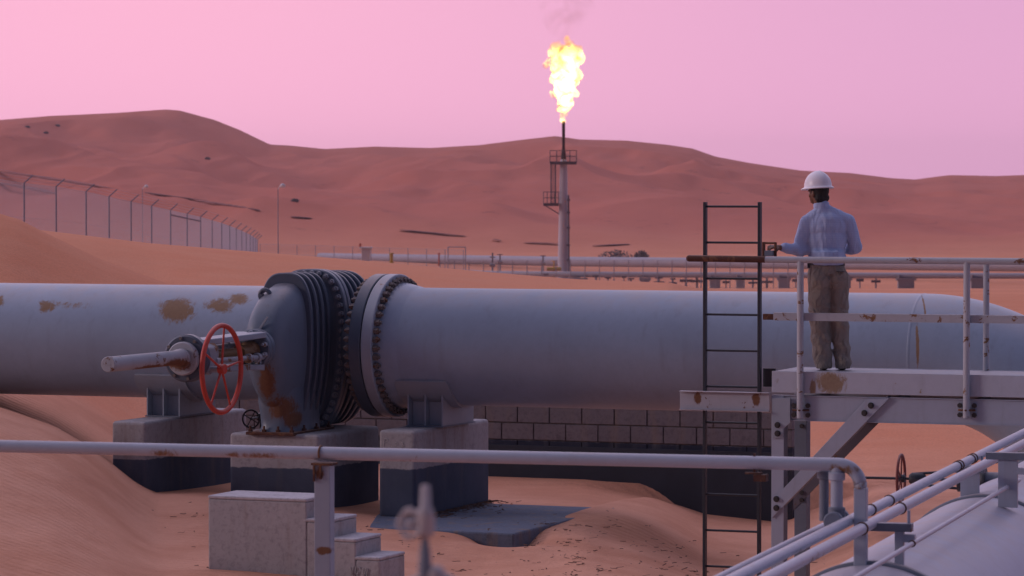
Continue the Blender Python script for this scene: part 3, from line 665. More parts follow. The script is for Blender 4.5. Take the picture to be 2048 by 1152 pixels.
# bracing
def brace(t_, pts, mat, name='brace', th=.012):
    b = MB(); b.extr([FP.pt(FP.s(x, t_), t_, FP.z(y, FP.s(x, t_), t_)) for x, y in pts], FP.V*th); b.build(name, mat, pl, .002)
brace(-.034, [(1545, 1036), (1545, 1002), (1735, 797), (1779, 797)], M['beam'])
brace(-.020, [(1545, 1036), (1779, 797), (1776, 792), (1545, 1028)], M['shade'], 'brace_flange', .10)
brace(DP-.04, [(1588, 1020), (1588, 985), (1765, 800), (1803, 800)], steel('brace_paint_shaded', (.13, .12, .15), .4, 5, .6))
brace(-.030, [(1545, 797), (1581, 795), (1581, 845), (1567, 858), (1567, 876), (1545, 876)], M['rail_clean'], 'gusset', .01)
for x, y, tt in ((1556, 850, -.030), (1556, 867, -.030), (1730, 826, -.034), (1743, 811, -.034), (1554, 998, -.034), (1554, 1016, -.034)):
    c = FP.pt(FP.s(x, tt), tt, FP.z(y, FP.s(x, tt), tt)); b = MB(); b.disc(c, -FP.V, .028, .01, 18, .002); b.hexnut(c-FP.V*.01, -FP.V, .02, .018); b.build('bolt', M['bolt'], pl)
for x, y in ((1605, 852), (1605, 985), (1605, 1000)):
    tt = DP-.036; c = FP.pt(FP.s(x, tt), tt, FP.z(y, FP.s(x, tt), tt)); b = MB(); b.hexnut(c, -FP.V, .022, .02); b.build('bolt', M['bolt'], pl)
# handrails
def railpost(px, t_, ytop, ybot, mat, r=.030):
    s_ = FP.s(px, t_); b = MB(); b.cyl(FP.pt(s_, t_, FP.z(ybot, s_, t_)), FP.pt(s_, t_, FP.z(ytop, s_, t_)), r, 16)
    return s_, b.build('rail_post', mat, pl)
Mpost = steel('post_paint', (.44, .46, .52), .36, 9, .5, ochre=True)
for px in (1601, 1934, 2330):
    s_, o = railpost(px, -.048, 522, 836, Mpost)
    tt = -.012
    for dx in (-.065, .065):
        for yy in (811, 830): c = FP.pt(s_+dx, tt, FP.z(yy, s_, tt)); b = MB(); b.hexnut(c, -FP.V, .023, .022); b.build('bolt', M['bolt'], o)
    b = MB(); b.tube([FP.pt(s_+x, tt-.012+y, FP.z(820, s_, tt)) for x, y in ((-.075, 0), (-.035, -.02), (0, -.052), (.035, -.02), (.075, 0))], .010, 8); b.build('clamp', M['rust'], o)
for px in (1640, 1973, 2360):
    railpost(px, DP, 524, 742, Mpost, .028) if px != 1640 else None
s0r = FP.s(1531, -.048)
Mrail = steel('toprail_paint', (.42, .44, .50), .28, 7, .45, spots=[(P(1821, 519, 31.2), (.015, .2, .04), 2.0), (P(2040, 522, 30.8), (.07, .2, .04), 1.6)], ochre=False)
b = MB(); b.cyl(FP.pt(s0r, -.048, FP.z(519, 0)), FP.pt(END, -.048, FP.z(519, 0)), .0300, 20); tr = b.build('top_rail', Mrail, pl)
b = MB(); b.cyl(FP.pt(FP.s(1700, DP), DP, FP.z(520, 0, DP)+.0), FP.pt(END, DP, FP.z(520, 0, DP)), .028, 16); b.build('top_rail', Mrail, pl)
zm = FP.z(634, .2)
Mmid = steel('midrail_paint', (.42, .44, .50), .38, 6, .5, ochre=True)
b = MB(); b.box(FP, FP.s(1548), END, -.018, -.012, zm-.032, zm+.032); b.box(FP, FP.s(1548), END, -.013, .045, zm+.0325, zm+.038); b.build('mid_rail', Mmid, pl)
b = MB(); b.box(FP, FP.s(1527), FP.s(1548), -.018, -.008, zm-.028, zm+.026); b.build('mid_rail_stub', M['rust'], pl)
b = MB(); zz = FP.z(632, .2, DP); b.box(FP, FP.s(1620, DP), END, DP-.012, DP-.004, zz-.03, zz+.03); b.build('mid_rail', M['rail'], pl)
# rusty rail end in front of the ladder
b = MB(); zz = FP.z(517, -.4); b.cyl(FP.pt(FP.s(1379, -.05), -.05, zz), FP.pt(FP.s(1531, -.05), -.05, zz-.005), .030, 16); b.sph(FP.pt(FP.s(1379, -.05), -.05, zz), .031); b.build('rusted_rail_end', M['rust'], pl)
# latch at the gate
b = MB(); tt = .02; zz = lambda y: FP.z(y, -.05, tt)
sA = FP.s(1526, tt); sB = FP.s(1551, tt)
b.tube([FP.pt(sA, tt, zz(486)), FP.pt(sB, tt, zz(486))], .010, 8); b.tube([FP.pt(sB, tt, zz(484.5)), FP.pt(sB, tt, zz(514))], .012, 8)
b.box(FP, sA-.005, sA+.02, tt-.01, tt+.01, zz(520), zz(484)); b.build('gate_loop', M['rust'], pl)
b = MB(); b.box(FP, sA+.022, sB-.015, tt-.03, tt+.03, zz(512), zz(501)); b.build('gate_latch', M['shade'], pl, .004)
# channel that carries the ladder
tc_ = -.03; cz0 = FP.z(821, -.4); cz1 = FP.z(783, -.4); c0 = FP.s(1361, tc_); c1 = FP.s(1540, tc_)
b = MB(); b.box(FP, c0, c1, tc_-.008, tc_, cz0+.007, cz1-.007); b.box(FP, c0, c1, tc_-.045, tc_+.03, cz1-.007, cz1); b.box(FP, c0, c1, tc_-.045, tc_+.03, cz0, cz0+.007)
spc = [(P(1396, 797, 31.75), (.05, .5, .085), 2.0), (P(1512, 799, 31.6), (.05, .5, .085), 2.0)]
b.build('ladder_channel', steel('channel_paint', (.42, .43, .49), .30, 7, .5, spots=spc), pl, .002)

# ------------------------------------------------------------------ ladder
tl = .045
ld = thing('ladder', 'tall dark steel ladder standing at the left end of the walkway', 'ladder', FP.pt(FP.s(1465, tl), tl, CZ-3.9))
sl0 = FP.s(1410.5, tl); sl1 = FP.s(1519.5, tl); Yl = FP.Y((sl0+sl1)/2, tl)
for s_ in (sl0, sl1):
    b = MB(); b.box(FP, s_-.013, s_+.013, tl-.03, tl+.03, CZ-4.2, FP.z(404, s_, tl)); b.build('side_rail', M['dark'], ld, .003)
for i in range(12):
    y_ = 413+72.1*i; z_ = zat(y_, Yl); b = MB(); b.cyl(FP.pt(sl0, tl, z_), FP.pt(sl1, tl, z_), .0105, 10); b.build('rung', M['dark'], ld)

# ------------------------------------------------------------------ person
def person():
    O = P(1660, 745, 31.78); O.z = zt0-.004
    p = thing('person', 'man in white hard hat, pale blue shirt and khaki trousers, seen from behind', 'person', O)
    q = lambda x, y, z: O+Vector((x, y, z*.972))
    # ---- clothing materials
    shirt = newmat('blue_check_shirt'); k = NB(shirt)
    sepn = k.n('ShaderNodeSeparateXYZ'); k.l(k.tc.outputs['Object'], sepn.inputs[0])
    def stripes(src, fr_, lo, hi):
        return k.ramp(k.math('SINE', k.math('MULTIPLY', src, fr_)), lo, hi)
    g1 = stripes(k.math('ADD', sepn.outputs['X'], k.math('MULTIPLY', sepn.outputs['Y'], .6)), 300, .5, .9); g2 = stripes(sepn.outputs['Z'], 300, .5, .9)
    c = k.mix(k.math('MULTIPLY', k.math('MAXIMUM', g1, g2), .22), (.44, .52, .76), (.20, .28, .58))
    k.l(c, k.b.inputs['Base Color']); k.b.inputs['Roughness'].default_value = .9
    k.bump(k.noise(9, 3, .5, k.scaled((1.3, 1, .35)), 1.5), .5, .04)
    tr_ = newmat('khaki_cloth'); k = NB(tr_); c = k.mix(k.noise(5, 5), (.235, .20, .172), (.34, .295, .255)); k.l(c, k.b.inputs['Base Color']); k.b.inputs['Roughness'].default_value = .9
    k.bump(k.noise(8, 3, .5, k.scaled((1, 1, .6)), 2.0), .9, .06)
    skin = plain('brown_skin', (.17, .075, .045), .5); hairm = plain('black_hair', (.008, .007, .007), .7)
    # ---- body: one continuous skin
    hx = -.105; hy = .02           # head centre
    Mh = Matrix.Rotation(R(38), 3, 'Z')    # head turned to the left
    b = MB()
    b.sph(q(hx, hy, 1.685), (.076, .095, .112), 20, 14, Mh)               # skull
    fwd = Mh @ Vector((0, 1, 0)); side = Mh @ Vector((1, 0, 0)); hc = q(hx, hy, 1.66)
    b.sph(hc+fwd*.045-ZV*.045, (.055, .052, .062), 16, 10, Mh)              # jaw
    b.sph(hc+fwd*.078-ZV*.082, (.026, .02, .018), 10, 8, Mh)               # chin
    b.cap(hc+fwd*.092+ZV*.012, hc+fwd*.113-ZV*.022, .008, .013, 10)        # nose
    for sg in (-1, 1):
        b.sph(hc+side*.078*sg-fwd*.008-ZV*.012, (.012, .020, .033), 10, 8, Mh)   # ears
        b.sph(hc+side*.032*sg+fwd*.083+ZV*.018, (.024, .012, .012), 10, 8, Mh)   # brows
        b.sph(hc+side*.045*sg+fwd*.06-ZV*.025, (.02, .02, .02), 10, 8, Mh)
    b.cap(hc+fwd*.096-ZV*.048-side*.018, hc+fwd*.096-ZV*.048+side*.018, .008, .008, 8)     # lips
    b.cap(q(hx, hy-.012, 1.62), q(-.07, .0, 1.48), .054, .056)           # neck
    b.cap(q(-.13, 0, 1.40), q(.07, 0, 1.40), .05, .05)
    b.sph(q(-.03, .0, 1.28), (.155, .10, .19)); b.sph(q(-.03, .01, 1.10), (.135, .09, .16)); b.sph(q(-.02, 0, .95), (.15, .10, .13))
    sh_l = q(-.205, 0, 1.395); el_l = q(-.275, .01, 1.125); wr_l = q(-.455, -.10, 1.148)
    sh_r = q(.155, 0, 1.40); el_r = q(.235, .02, 1.145); wr_r = q(.10, .22, 1.12)
    for a, e, w_ in ((sh_l, el_l, wr_l), (sh_r, el_r, wr_r)):
        b.cap(a-ZV*.02, e, .044, .038); b.cap(e, w_, .039, .026)
    for sg, hp, kn, an in ((-1, (-.10, 0, .90), (-.095, .03, .47), (-.05, -.01, .09)), (1, (.075, 0, .90), (.095, .03, .47), (.118, .0, .09))):
        b.cap(q(*hp), q(*kn), .075, .052); b.cap(q(*kn), q(*an), .052, .036); b.cap(q(*an)-ZV*.03, q(an[0]-.01, an[1]+.12, .045), .036, .03)
    # left hand closed on the gate loop
    def hand(w_, d, up, s_):          # wrist, direction of palm, back-of-hand normal
        d = d.normalized(); up = up.normalized(); sd = d.cross(up).normalized()*s_
        pc = w_+d*.05
        Mx = Matrix((sd, d, up)).transposed()
        b.sph(pc, (.040, .050, .017), 14, 10, Mx); b.cap(w_-d*.02, w_+d*.03, .026, .024)
        for i, (off, ln) in enumerate(((-.030, .066), (-.010, .076), (.010, .072), (.029, .058))):
            k0 = pc+d*.040+sd*off; k1 = k0+(d*.75-up*.45).normalized()*ln*.45; k2 = k1+(d*.05-up).normalized()*ln*.32; k3 = k2+(-d*.7-up*.5).normalized()*ln*.25
            b.cap(k0, k1, .0100, .0090, 8); b.cap(k1, k2, .0090, .0082, 8); b.cap(k2, k3, .0082, .0072, 8)
        t0_ = pc-sd*.034-d*.015; t1_ = t0_+(d*.6-sd*.5-up*.35).normalized()*.036; t2_ = t1_+(d*.8-up*.6+sd*.25).normalized()*.03
        b.cap(t0_, t1_, .0125, .0105, 8); b.cap(t1_, t2_, .0105, .0085, 8)
    hand(wr_l, Vector((-.93, -.25, .10)), Vector((.0, -.35, .9)), 1)
    hand(wr_r, Vector((-.75, .25, -.15)), Vector((.2, .5, .8)), -1)
    fuse(b.build('body', skin, p), .0055, 3)
    # ---- eyes
    b = MB()
    for sg in (-1, 1): b.sph(hc+side*.031*sg+fwd*.088+ZV*.004, .0095, 10, 8)
    b.build('eyes', plain('eye', (.5, .48, .45), .3), p)
    # ---- hair
    b = MB(); b.sph(q(hx, hy-.0, 1.692)-fwd*.010, (.083, .097, .112), 20, 14, Mh)
    b.cap(hc-fwd*.045-ZV*.045-side*.035, hc-fwd*.045-ZV*.045+side*.035, .042, .042); b.cap(hc-fwd*.04-ZV*.075-side*.02, hc-fwd*.04-ZV*.075+side*.02, .036, .036)
    h_ = b.build('hair', hairm, p); fuse(h_, .006, 3)
    me = h_.data      # keep only the back of the head
    import bmesh
    bm = bmesh.new(); bm.from_mesh(me); lo = MAT[p.name].inverted()
    for vv in list(bm.verts):
        w_ = vv.co-(lo @ hc)
        f_ = w_.dot(fwd)
        if f_ > .035 and w_.z < .03: bm.verts.remove(vv)
    bm.to_mesh(me); bm.free()
    # ---- hard hat
    top = q(hx, hy, 1.70)+fwd*.008; ang = Matrix.Rotation(R(38), 4, 'Z')
    hat = MB(); n = 48
    prof = [(.168, .0), (.165, .03), (.150, .066), (.122, .098), (.082, .124), (.042, .138), (.0005, .142)]
    tilt = Matrix.Rotation(R(-4), 3, 'X')
    def hp(a, r, z, peak=0):
        x = math.cos(a)*r*.80; y = math.sin(a)*r*.95
        f = max(0, math.sin(a))**3; y += peak*f
        ridge = .006*math.exp(-(math.cos(a)/.12)**2) if r < .155 and r > .03 else 0
        return top+Mh @ (tilt @ Vector((x, y, z+ridge)))
    hs = lambda r: r*.86
    rings = [[hp(2*math.pi*k/n, hs(r), z+.018) for k in range(n)] for r, z in prof]
    brim = [[hp(2*math.pi*k/n, hs(.150), .004, 0) for k in range(n)], [hp(2*math.pi*k/n, hs(.188), -.006, .035) for k in range(n)], [hp(2*math.pi*k/n, hs(.194), -.001, .037) for k in range(n)], [hp(2*math.pi*k/n, hs(.190), .004, .035) for k in range(n)], [hp(2*math.pi*k/n, hs(.170), .016, .0) for k in range(n)]]
    hat.loft(brim+rings, True, True)
    hm = newmat('white_hat_plastic'); kb = NB(hm); kb.b.inputs['Base Color'].default_value = (.80, .76, .84, 1); kb.b.inputs['Roughness'].default_value = .35
    hat.build('hard_hat', hm, p)
    # ---- shirt
    b = MB()
    b.sph(q(-.035, -.005, 1.345), (.192, .118, .135)); b.sph(q(-.03, -.0, 1.22), (.182, .122, .17)); b.sph(q(-.03, .0, 1.10), (.172, .120, .13))
    b.lathe(q(-.028, 0, .985), ZV, [(0, .148), (.06, .162), (.13, .160)], 28)
    b.cap(q(-.185, .0, 1.395), q(-.08, 0, 1.468), .072, .072); b.cap(q(.135, .0, 1.398), q(-.03, 0, 1.468), .074, .072); b.sph(q(-.03, -.02, 1.40), (.15, .10, .085))
    b.cap(q(-.062, .003, 1.47), q(-.080, .008, 1.535), .078, .068)
    b.cap(sh_l+Vector((-.006, 0, -.01)), el_l+Vector((-.0, 0, .01)), .070, .064); b.cap(el_l, wr_l+Vector((.025, .01, 0)), .062, .041); b.sph(el_l+Vector((.05, 0, .005)), (.075, .06, .055))
    b.cap(sh_r+Vector((.004, 0, -.01)), el_r+Vector((0, 0, .01)), .070, .058); b.cap(el_r, wr_r, .056, .040)
    # cloth bagging over the belt
    b.sph(q(-.13, -.01, 1.045), (.075, .10, .05)); b.sph(q(.08, -.01, 1.045), (.075, .10, .05))
    def fold(co):
        x, y, z = co.T
        return .010*fbm(x*9+z*6, z*5-x*6+y*4+3, 3)+.006*(np.abs(fbm(x*15+2+y*9, z*9+x*12, 2)))+.004*np.sin(x*52+z*9+3*fbm(x*4, z*4, 2))*np.exp(-((z-1.15)/.14)**2)
    so = fuse(b.build('shirt', shirt, p), .009, 6, fold)
    bc = MB(); bc.lathe(q(-.079, .006, 1.525), Vector((-.10, .06, 1)), [(0, .074), (.028, .072), (.040, .069), (.040, .062), (0, .066)], 28, True, False); bc.build('collar', shirt, so)
    # ---- belt and trousers
    def oval(cx, cy, z, rx, ry, n=40): return [q(cx+rx*math.cos(2*math.pi*k/n), cy+ry*math.sin(2*math.pi*k/n), z) for k in range(n)]
    b = MB(); b.loft([oval(-.030, 0, .978, .164, .128), oval(-.030, 0, 1.010, .164, .128)], True, True); b.box(WF, O.x-.21, O.x-.185, O.y-.04, O.y+.0, O.z+.93, O.z+1.0); b.build('belt', M['dark'], p)
    b = MB()
    b.loft([oval(-.028, 0, .90, .178, .135), oval(-.029, 0, .95, .165, .128), oval(-.030, 0, 1.0, .160, .124)], True, True)
    b.sph(q(-.095, -.035, .855), (.100, .108, .125)); b.sph(q(.065, -.035, .855), (.100, .108, .125)); b.sph(q(-.02, .02, .86), (.16, .10, .10))
    for pts in ([(-.100, -.01, .86, .104), (-.098, .005, .66, .102), (-.094, .02, .47, .096), (-.082, .0, .25, .090), (-.060, -.015, .06, .082)],
                [(.075, -.01, .86, .100), (.080, .01, .66, .092), (.090, .03, .47, .084), (.104, .01, .25, .078), (.118, -.01, .06, .074)]):
        for i in range(len(pts)-1): b.cap(q(*pts[i][:3]), q(*pts[i+1][:3]), pts[i][3], pts[i+1][3], 20)
    def fold2(co):
        x, y, z = co.T
        lowf = np.exp(-((z-.22)/.25)**2)
        return .012*fbm(x*8+1, z*6+y*5, 3)+.010*lowf*np.sin(z*46+x*22+4*fbm(x*6, z*5, 2))*.7+.006*np.exp(-((z-.5)/.1)**2)*np.sin(z*70+x*30)
    to = fuse(b.build('trousers', tr_, p), .009, 5, fold2)
    bmm = bmesh.new(); bmm.from_mesh(to.data)
    geom = bmm.verts[:]+bmm.edges[:]+bmm.faces[:]
    bmesh.ops.bisect_plane(bmm, geom=geom, plane_co=(0, 0, .018), plane_no=(0, 0, -1), clear_outer=True); bmm.to_mesh(to.data); bmm.free()
    b = MB(); b.extr([q(x, -.148, z) for x, z in ((.045, .93), (.045, .925), (.12, .922), (.12, .927))], Vector((0, .06, 0))); b.build('pocket_seam', plain('pocket_shadow_seam', (.06, .05, .045), .9), to)
    for x, y in ((-.052, -.01), (.118, 0)):
        b = MB(); b.sph(q(x, y-.01, .045), (.040, .05, .042)); b.sph(q(x-.008, y+.12, .035), (.045, .10, .035)); b.cap(q(x, y, .05), q(x, y, .14), .045, .045)
        o = fuse(b.build('boot', plain('boot_leather', (.05, .033, .025), .6), p), .009, 3)
        bmm = bmesh.new(); bmm.from_mesh(o.data); bmesh.ops.bisect_plane(bmm, geom=bmm.verts[:]+bmm.edges[:]+bmm.faces[:], plane_co=(0, 0, .001), plane_no=(0, 0, -1), clear_outer=True); bmm.to_mesh(o.data); bmm.free()
    return p
person()

# ------------------------------------------------------------------ foreground railing
fr_ = thing('pipe_railing', 'long grey foreground pipe rail crossing the picture, bent down at its right end', 'railing', FF.pt(-2, 0, CZ-3.4))
zr = CZ-554*18.8/F; rr = .036
sR = FF.s(1690)
pts = [FF.pt(FF.s(-900), 0, zr), FF.pt(FF.s(400), 0, zr), FF.pt(FF.s(1200), 0, zr)]
sb = FF.s(1722)-.115; pts.append(FF.pt(sb-.2, 0, zr))
for i in range(13): a = math.pi/2*i/12; pts.append(FF.pt(sb+.115*math.sin(a), 0, zr-.115*(1-math.cos(a))))
se = sb+.115; zend = CZ-2.0
pts.append(FF.pt(se, 0, zend+.42)); pts.append(FF.pt(se, 0, zend+.385))
spr = [(P(520, 908, 19.8), (.35, .3, .035), 1.3), (P(1690, 940, 18.8), (.16, .3, .05), 1.2), (P(1720, 985, 18.8), (.08, .3, .14), 1.3), (P(330, 905, 19.9), (.15, .3, .04), 1.2)]
M['frail'] = steel('foreground_rail_paint', (.36, .40, .50), .10, 3.2, .42, spots=spr, ochre=True)
b = MB(); b.tube(pts, rr, 24); b.build('rail', M['frail'], fr_)
b = MB(); b.box(FF, se-.030, se+.038, -.03, .03, zend-.05, zend+.39); b.build('end_post', M['beam'], fr_, .004)
# main post
sp_ = FF.s(648); zpt = zat(930, FF.Y(sp_)); Ysp = FF.Y(sp_)
b = MB(); b.box(FF, sp_-.047, sp_+.047, -.04, .04, CZ-3.6, zpt); po = b.build('post', steel('post_grey_paint', (.30, .335, .42), .10, 3, .5, spots=[(P(648, 1100, 19.6), (.07, .3, .035), 2.2), (P(640, 945, 19.6), (.05, .3, .06), 1.4)]), fr_, .004)
b = MB(); b.box(FF, sp_-.062, sp_+.062, -.05, .05, zpt+.001, zpt+.014); b.box(FF, sp_-.05, sp_-.04, -.055, -.042, zpt-.09, zpt); b.box(FF, sp_-.012, sp_-.002, -.055, -.042, zpt-.075, zpt)
b.tube([FF.pt(sp_-.02, rr*1.12*math.sin(a)-.0, zr+rr*1.12*math.cos(a)) for a in [R(-125)+R(250)*i/16 for i in range(17)]], .006, 8); b.build('clamp', M['rust'], po)
for px, w2, mat in ((1648, .026, M['shade']), (1675, .033, M['beam'])):
    s_ = FF.s(px, .05 if px == 1648 else 0); t_ = .07 if px == 1648 else 0
    b = MB()
    b.cyl(FF.pt(s_, t_, CZ-1.80), FF.pt(s_, t_, zr-.005), w2, 20); b.disc(FF.pt(s_, t_, zr-.085), ZV, w2+.012, .045, 20, .005); b.build('post', mat, fr_)
b = MB(); c = FF.pt(FF.s(1675), 0, CZ-1.787); b.disc(c-FF.V*.12, FF.V, .052, .045, 24, .006); b.disc(c+FF.V*.07, FF.V, .052, .045, 24, .006); b.disc(c-FF.V*.08, FF.V, .043, .16, 24, .004); b.disc(c+ZV*.02, ZV, .046, .05, 24, .006); b.build('tee_fitting', M['shade'], fr_)
b = MB(); s_ = FF.s(1510); b.box(FF, s_-.005, s_+.005, -.01, .01, zr-.05, zr+.05); b.box(FF, s_-.05, s_+.04, -.02, .02, zr-.062, zr-.053); b.box(FF, s_+.0, s_+.07, -.03, .03, zr-.10, zr-.063); b.build('hanger_bracket', M['rust'], fr_)

# ------------------------------------------------------------------ right foreground pipe and conduits
V = FF.V; ax0 = P(1745, 1122, 18.8); PC = Vector((ax0.x, 18.8, ax0.z-.63))
bp = thing('pipeline', 'pale rounded pipe in the bottom right corner carrying thin conduits', 'pipeline', PC-ZV*.63)
b = MB(); b.lathe(PC-V*9, V, [(0, .615), (30, .615)], 96, True, False); b.build('pipe', steel('near_pipe_paint', (.40, .42, .53), 0, 3, .5, .1), bp)
for d in (0.0, 4.27, 8.6, -4.2):
    b = MB(); b.lathe(PC+V*(d-.05), V, [(0, .616), (.005, .632), (.075, .632), (.08, .616)], 96, True, False); b.build('strap', M['shade'], bp)
def conduit(label, x, y, Y0, r, d0, d1, mat, bands=(), extra=None, group='thin conduits on the corner pipe'):
    c = P(x, y, Y0); t = thing('conduit', label, 'conduit', c+V*d0, 0, group)
    b = MB(); b.cyl(c+V*d0, c+V*d1, r, 20); b.build('tube', mat, t)
    for d in bands:
        b = MB(); b.disc(c+V*d, V, r+.006, .02, 20, .002); b.build('band', M['rust'], t)
    return c
spq = [(P(1600, 1122, 17.4), (.22, .6, .10), 1.2), (P(1645, 1100, 17.9), (.2, .6, .05), 1.1)]
conduit('conduit below the bent rail end, rearmost and thinnest of the lower trio', 1650, 1050, 19.3, .017, -6, .05, M['conduit'])
conduit('upper thick conduit joined to the railing by a flanged tee', 1705, 1038, 18.9, .0285, -7, 12, M['conduit'], (.55, 1.15, 3.72, 3.82, 4.32, 4.42))
conduit('lower thick conduit with a rusty stretch near the bent railing', 1715, 1062, 18.5, .030, -7, 12, steel('rusty_conduit_paint', (.42, .44, .54), .08, 3, .4, spots=spq, ochre=True), (.12, 1.35, 5.2))
conduit('slim rod lying lowest over the corner pipe, held on short stubs', 1825, 1087, 18.8, .0135, -3, 4.25, M['conduit'], (-.02, 4.0))
# supports on the corner pipe
def tpost(label, px, ybase, Yb, ytop, wpost, arm, yarm, stub=None):
    c = P(px, ybase, Yb); fr = Frame((c.x, c.y), FF.u); zt_ = zat(ytop, Yb); r = thing('conduit_support', label, 'support', c, 0, 'small steel posts welded on the corner pipe')
    b = MB(); b.box(fr, -wpost, wpost, -.02, .02, c.z-.06, zt_); b.build('post', M['beam'], r, .002)
    a0, a1 = arm; za = zat(yarm, Yb); b = MB(); b.box(fr, a0, a1, -.035, .035, za-.045, za); b.build('arm', M['shade'], r, .002)
    b = MB(); b.cyl(fr.pt(a1-.02, 0, za), fr.pt(a1-.02, 0, za+.07), .009, 8); b.build('u_bolt', M['beam'], r)
    if stub:
        b = MB(); zs = zat(stub[1], Yb); b.box(fr, wpost, stub[0], -.022, .022, zs-.042, zs); b.build('stub', M['beam'], r, .002)
tpost('slender grey support post near the bent railing end, with a short side stub', 1799, 1130, 18.9, 1050, .024, (-.17, .07), 1046, (.085, 1068))
tpost('stout support post with a crossbar near the right picture edge', 2016, 996, 22.4, 912, .062, (-.14, .14), 905, (.16, 935))
tpost('wide flat support plate in the shade left of the crossbar post', 1940, 994, 23.3, 930, .062, (-.10, .10), 932)

# ------------------------------------------------------------------ valve with a dark red wheel behind the conduits
Yq = 25.0; c = P(1802, 957, Yq); u = FF.U; e = FF.V
rv = thing('small_valve', 'small valve with dark red handwheel lying beyond the right conduits', 'valve', P(1870, 990, Yq))
b = MB(); b.tube([c+(e*math.cos(2*math.pi*k/48)*.17+ZV*math.sin(2*math.pi*k/48)*.17) for k in range(48)], .0105, 10, closed=True); hw = b.build('handwheel', M['darkred'], rv)
for a_ in (80, 150, 215, 290, 10):
    a = R(a_); b = MB(); b.cyl(c, c+(e*math.cos(a)+ZV*math.sin(a))*.168, .006, 8); b.build('spoke', M['darkred'], hw)
b = MB(); b.cyl(c-u*.30+ZV*0, c+u*.45, .010, 12); b.disc(c-u*.02, u, .028, .05, 16, .003); b.build('stem', M['dark'], rv)
b = MB(); b.lathe(c+u*.06, u, [(0, .03), (.02, .045), (.10, .045), (.12, .025)], 16); b.build('yoke_nut', M['dark'], rv)
b = MB(); b.lathe(c+u*.40, u, [(0, .03), (.01, .085), (.045, .085), (.05, .06), (.10, .075), (.16, .06), (.17, .09), (.21, .09)], 24); b.build('body', M['dark'], rv)
for dz in (.045, -.045):
    b = MB(); b.cyl(c+u*.1+ZV*dz*.8, c+u*.42+ZV*dz*1.4, .010, 8); b.build('yoke_rod', M['dark'], rv)
b = MB(); b.cyl(c+u*.5, c+u*.5-ZV*.9, .05, 16); b.cyl(c+u*.6, c+u*1.2, .06, 16); b.build('branch_pipe', M['shade'], rv)

# ------------------------------------------------------------------ blurred valve very near the camera
Yn = 5.6; c = P(851, 1055, Yn); k_ = Yn/F
nv_ = thing('needle_valve', 'small pale valve on a spindle, out of focus in the near foreground', 'valve', P(851, 1300, Yn))
Mn = steel('weathered_fitting', (.42, .38, .40), .15, 30, .5)
b = MB(); b.lathe(P(851, 1030, Yn), ZV, [(0, 16*k_), (10*k_, 17*k_), (14*k_, 11*k_), (58*k_, 9*k_), (60*k_, 7*k_)], 20); b.build('bonnet', Mn, nv_)
b = MB(); b.lathe(P(851, 1075, Yn), ZV, [(0, 10*k_), (8*k_, 19*k_), (45*k_, 19*k_), (55*k_, 14*k_)], 8, False); b.build('body', Mn, nv_, .001)
b = MB(); b.lathe(P(850, 1300, Yn), ZV, [(0, 14*k_), (160*k_, 14*k_), (170*k_, 13*k_), (200*k_, 11*k_), (222*k_, 7*k_), (230*k_, 7*k_)], 20); b.build('spindle', M['shade'], nv_)
cc = P(822, 1048, Yn); an = Vector((-.45, -.85, .1)).normalized(); e1 = an.cross(ZV).normalized(); e2 = an.cross(e1)
b = MB(); b.tube([cc+(e1*math.cos(2*math.pi*k/40)*27+e2*math.sin(2*math.pi*k/40)*27)*k_*(1+.08*math.cos(10*math.pi*k/40)) for k in range(40)], 5.5*k_, 8, closed=True)
hwn = b.build('handwheel', Mn, nv_)
b = MB()
for i in range(5): a = 2*math.pi*i/5; b.cyl(cc, cc+(e1*math.cos(a)+e2*math.sin(a))*26*k_, 3.5*k_, 8)
b.sph(cc, 8*k_); b.cyl(cc, P(851, 1060, Yn), 5*k_, 10); b.build('spoke', Mn, hwn)
b = MB(); b.cyl(P(870, 1152, Yn), P(915, 1175, Yn), 16*k_, 16); b.sph(P(872, 1150, Yn), 20*k_); b.cyl(P(790, 1185, Yn), P(872, 1150, Yn), 15*k_, 16); b.build('elbow', Mn, nv_)

# ------------------------------------------------------------------ far plant
def gpt(px, Y): X = (px-1024)/F*Y; return Vector((X, Y, gz(X, Y)))
GF = 'distant pipe supports'
# far pipes
def farpipe(label, pts, r, name='pipeline'):
    ps = [P(x, y, Y) for x, y, Y in pts]; b = MB(); b.tube(ps, r, 24)
    o = b.build(name, M['far_pipe']); return tag(o, label, 'pipeline', 'distant pipelines')
farpipe('thick upper of the two far pale pipelines crossing the plain behind the flare', [(640, 514, 580), (1128, 523, 480), (2048, 532, 410), (3200, 548, 360)], .66)
farpipe('thinner lower of the two far pale pipelines, in front of the flare stack', [(880, 542, 410), (970, 547, 395), (1200, 549, 387), (2048, 552, 372), (3200, 556, 350)], .31)
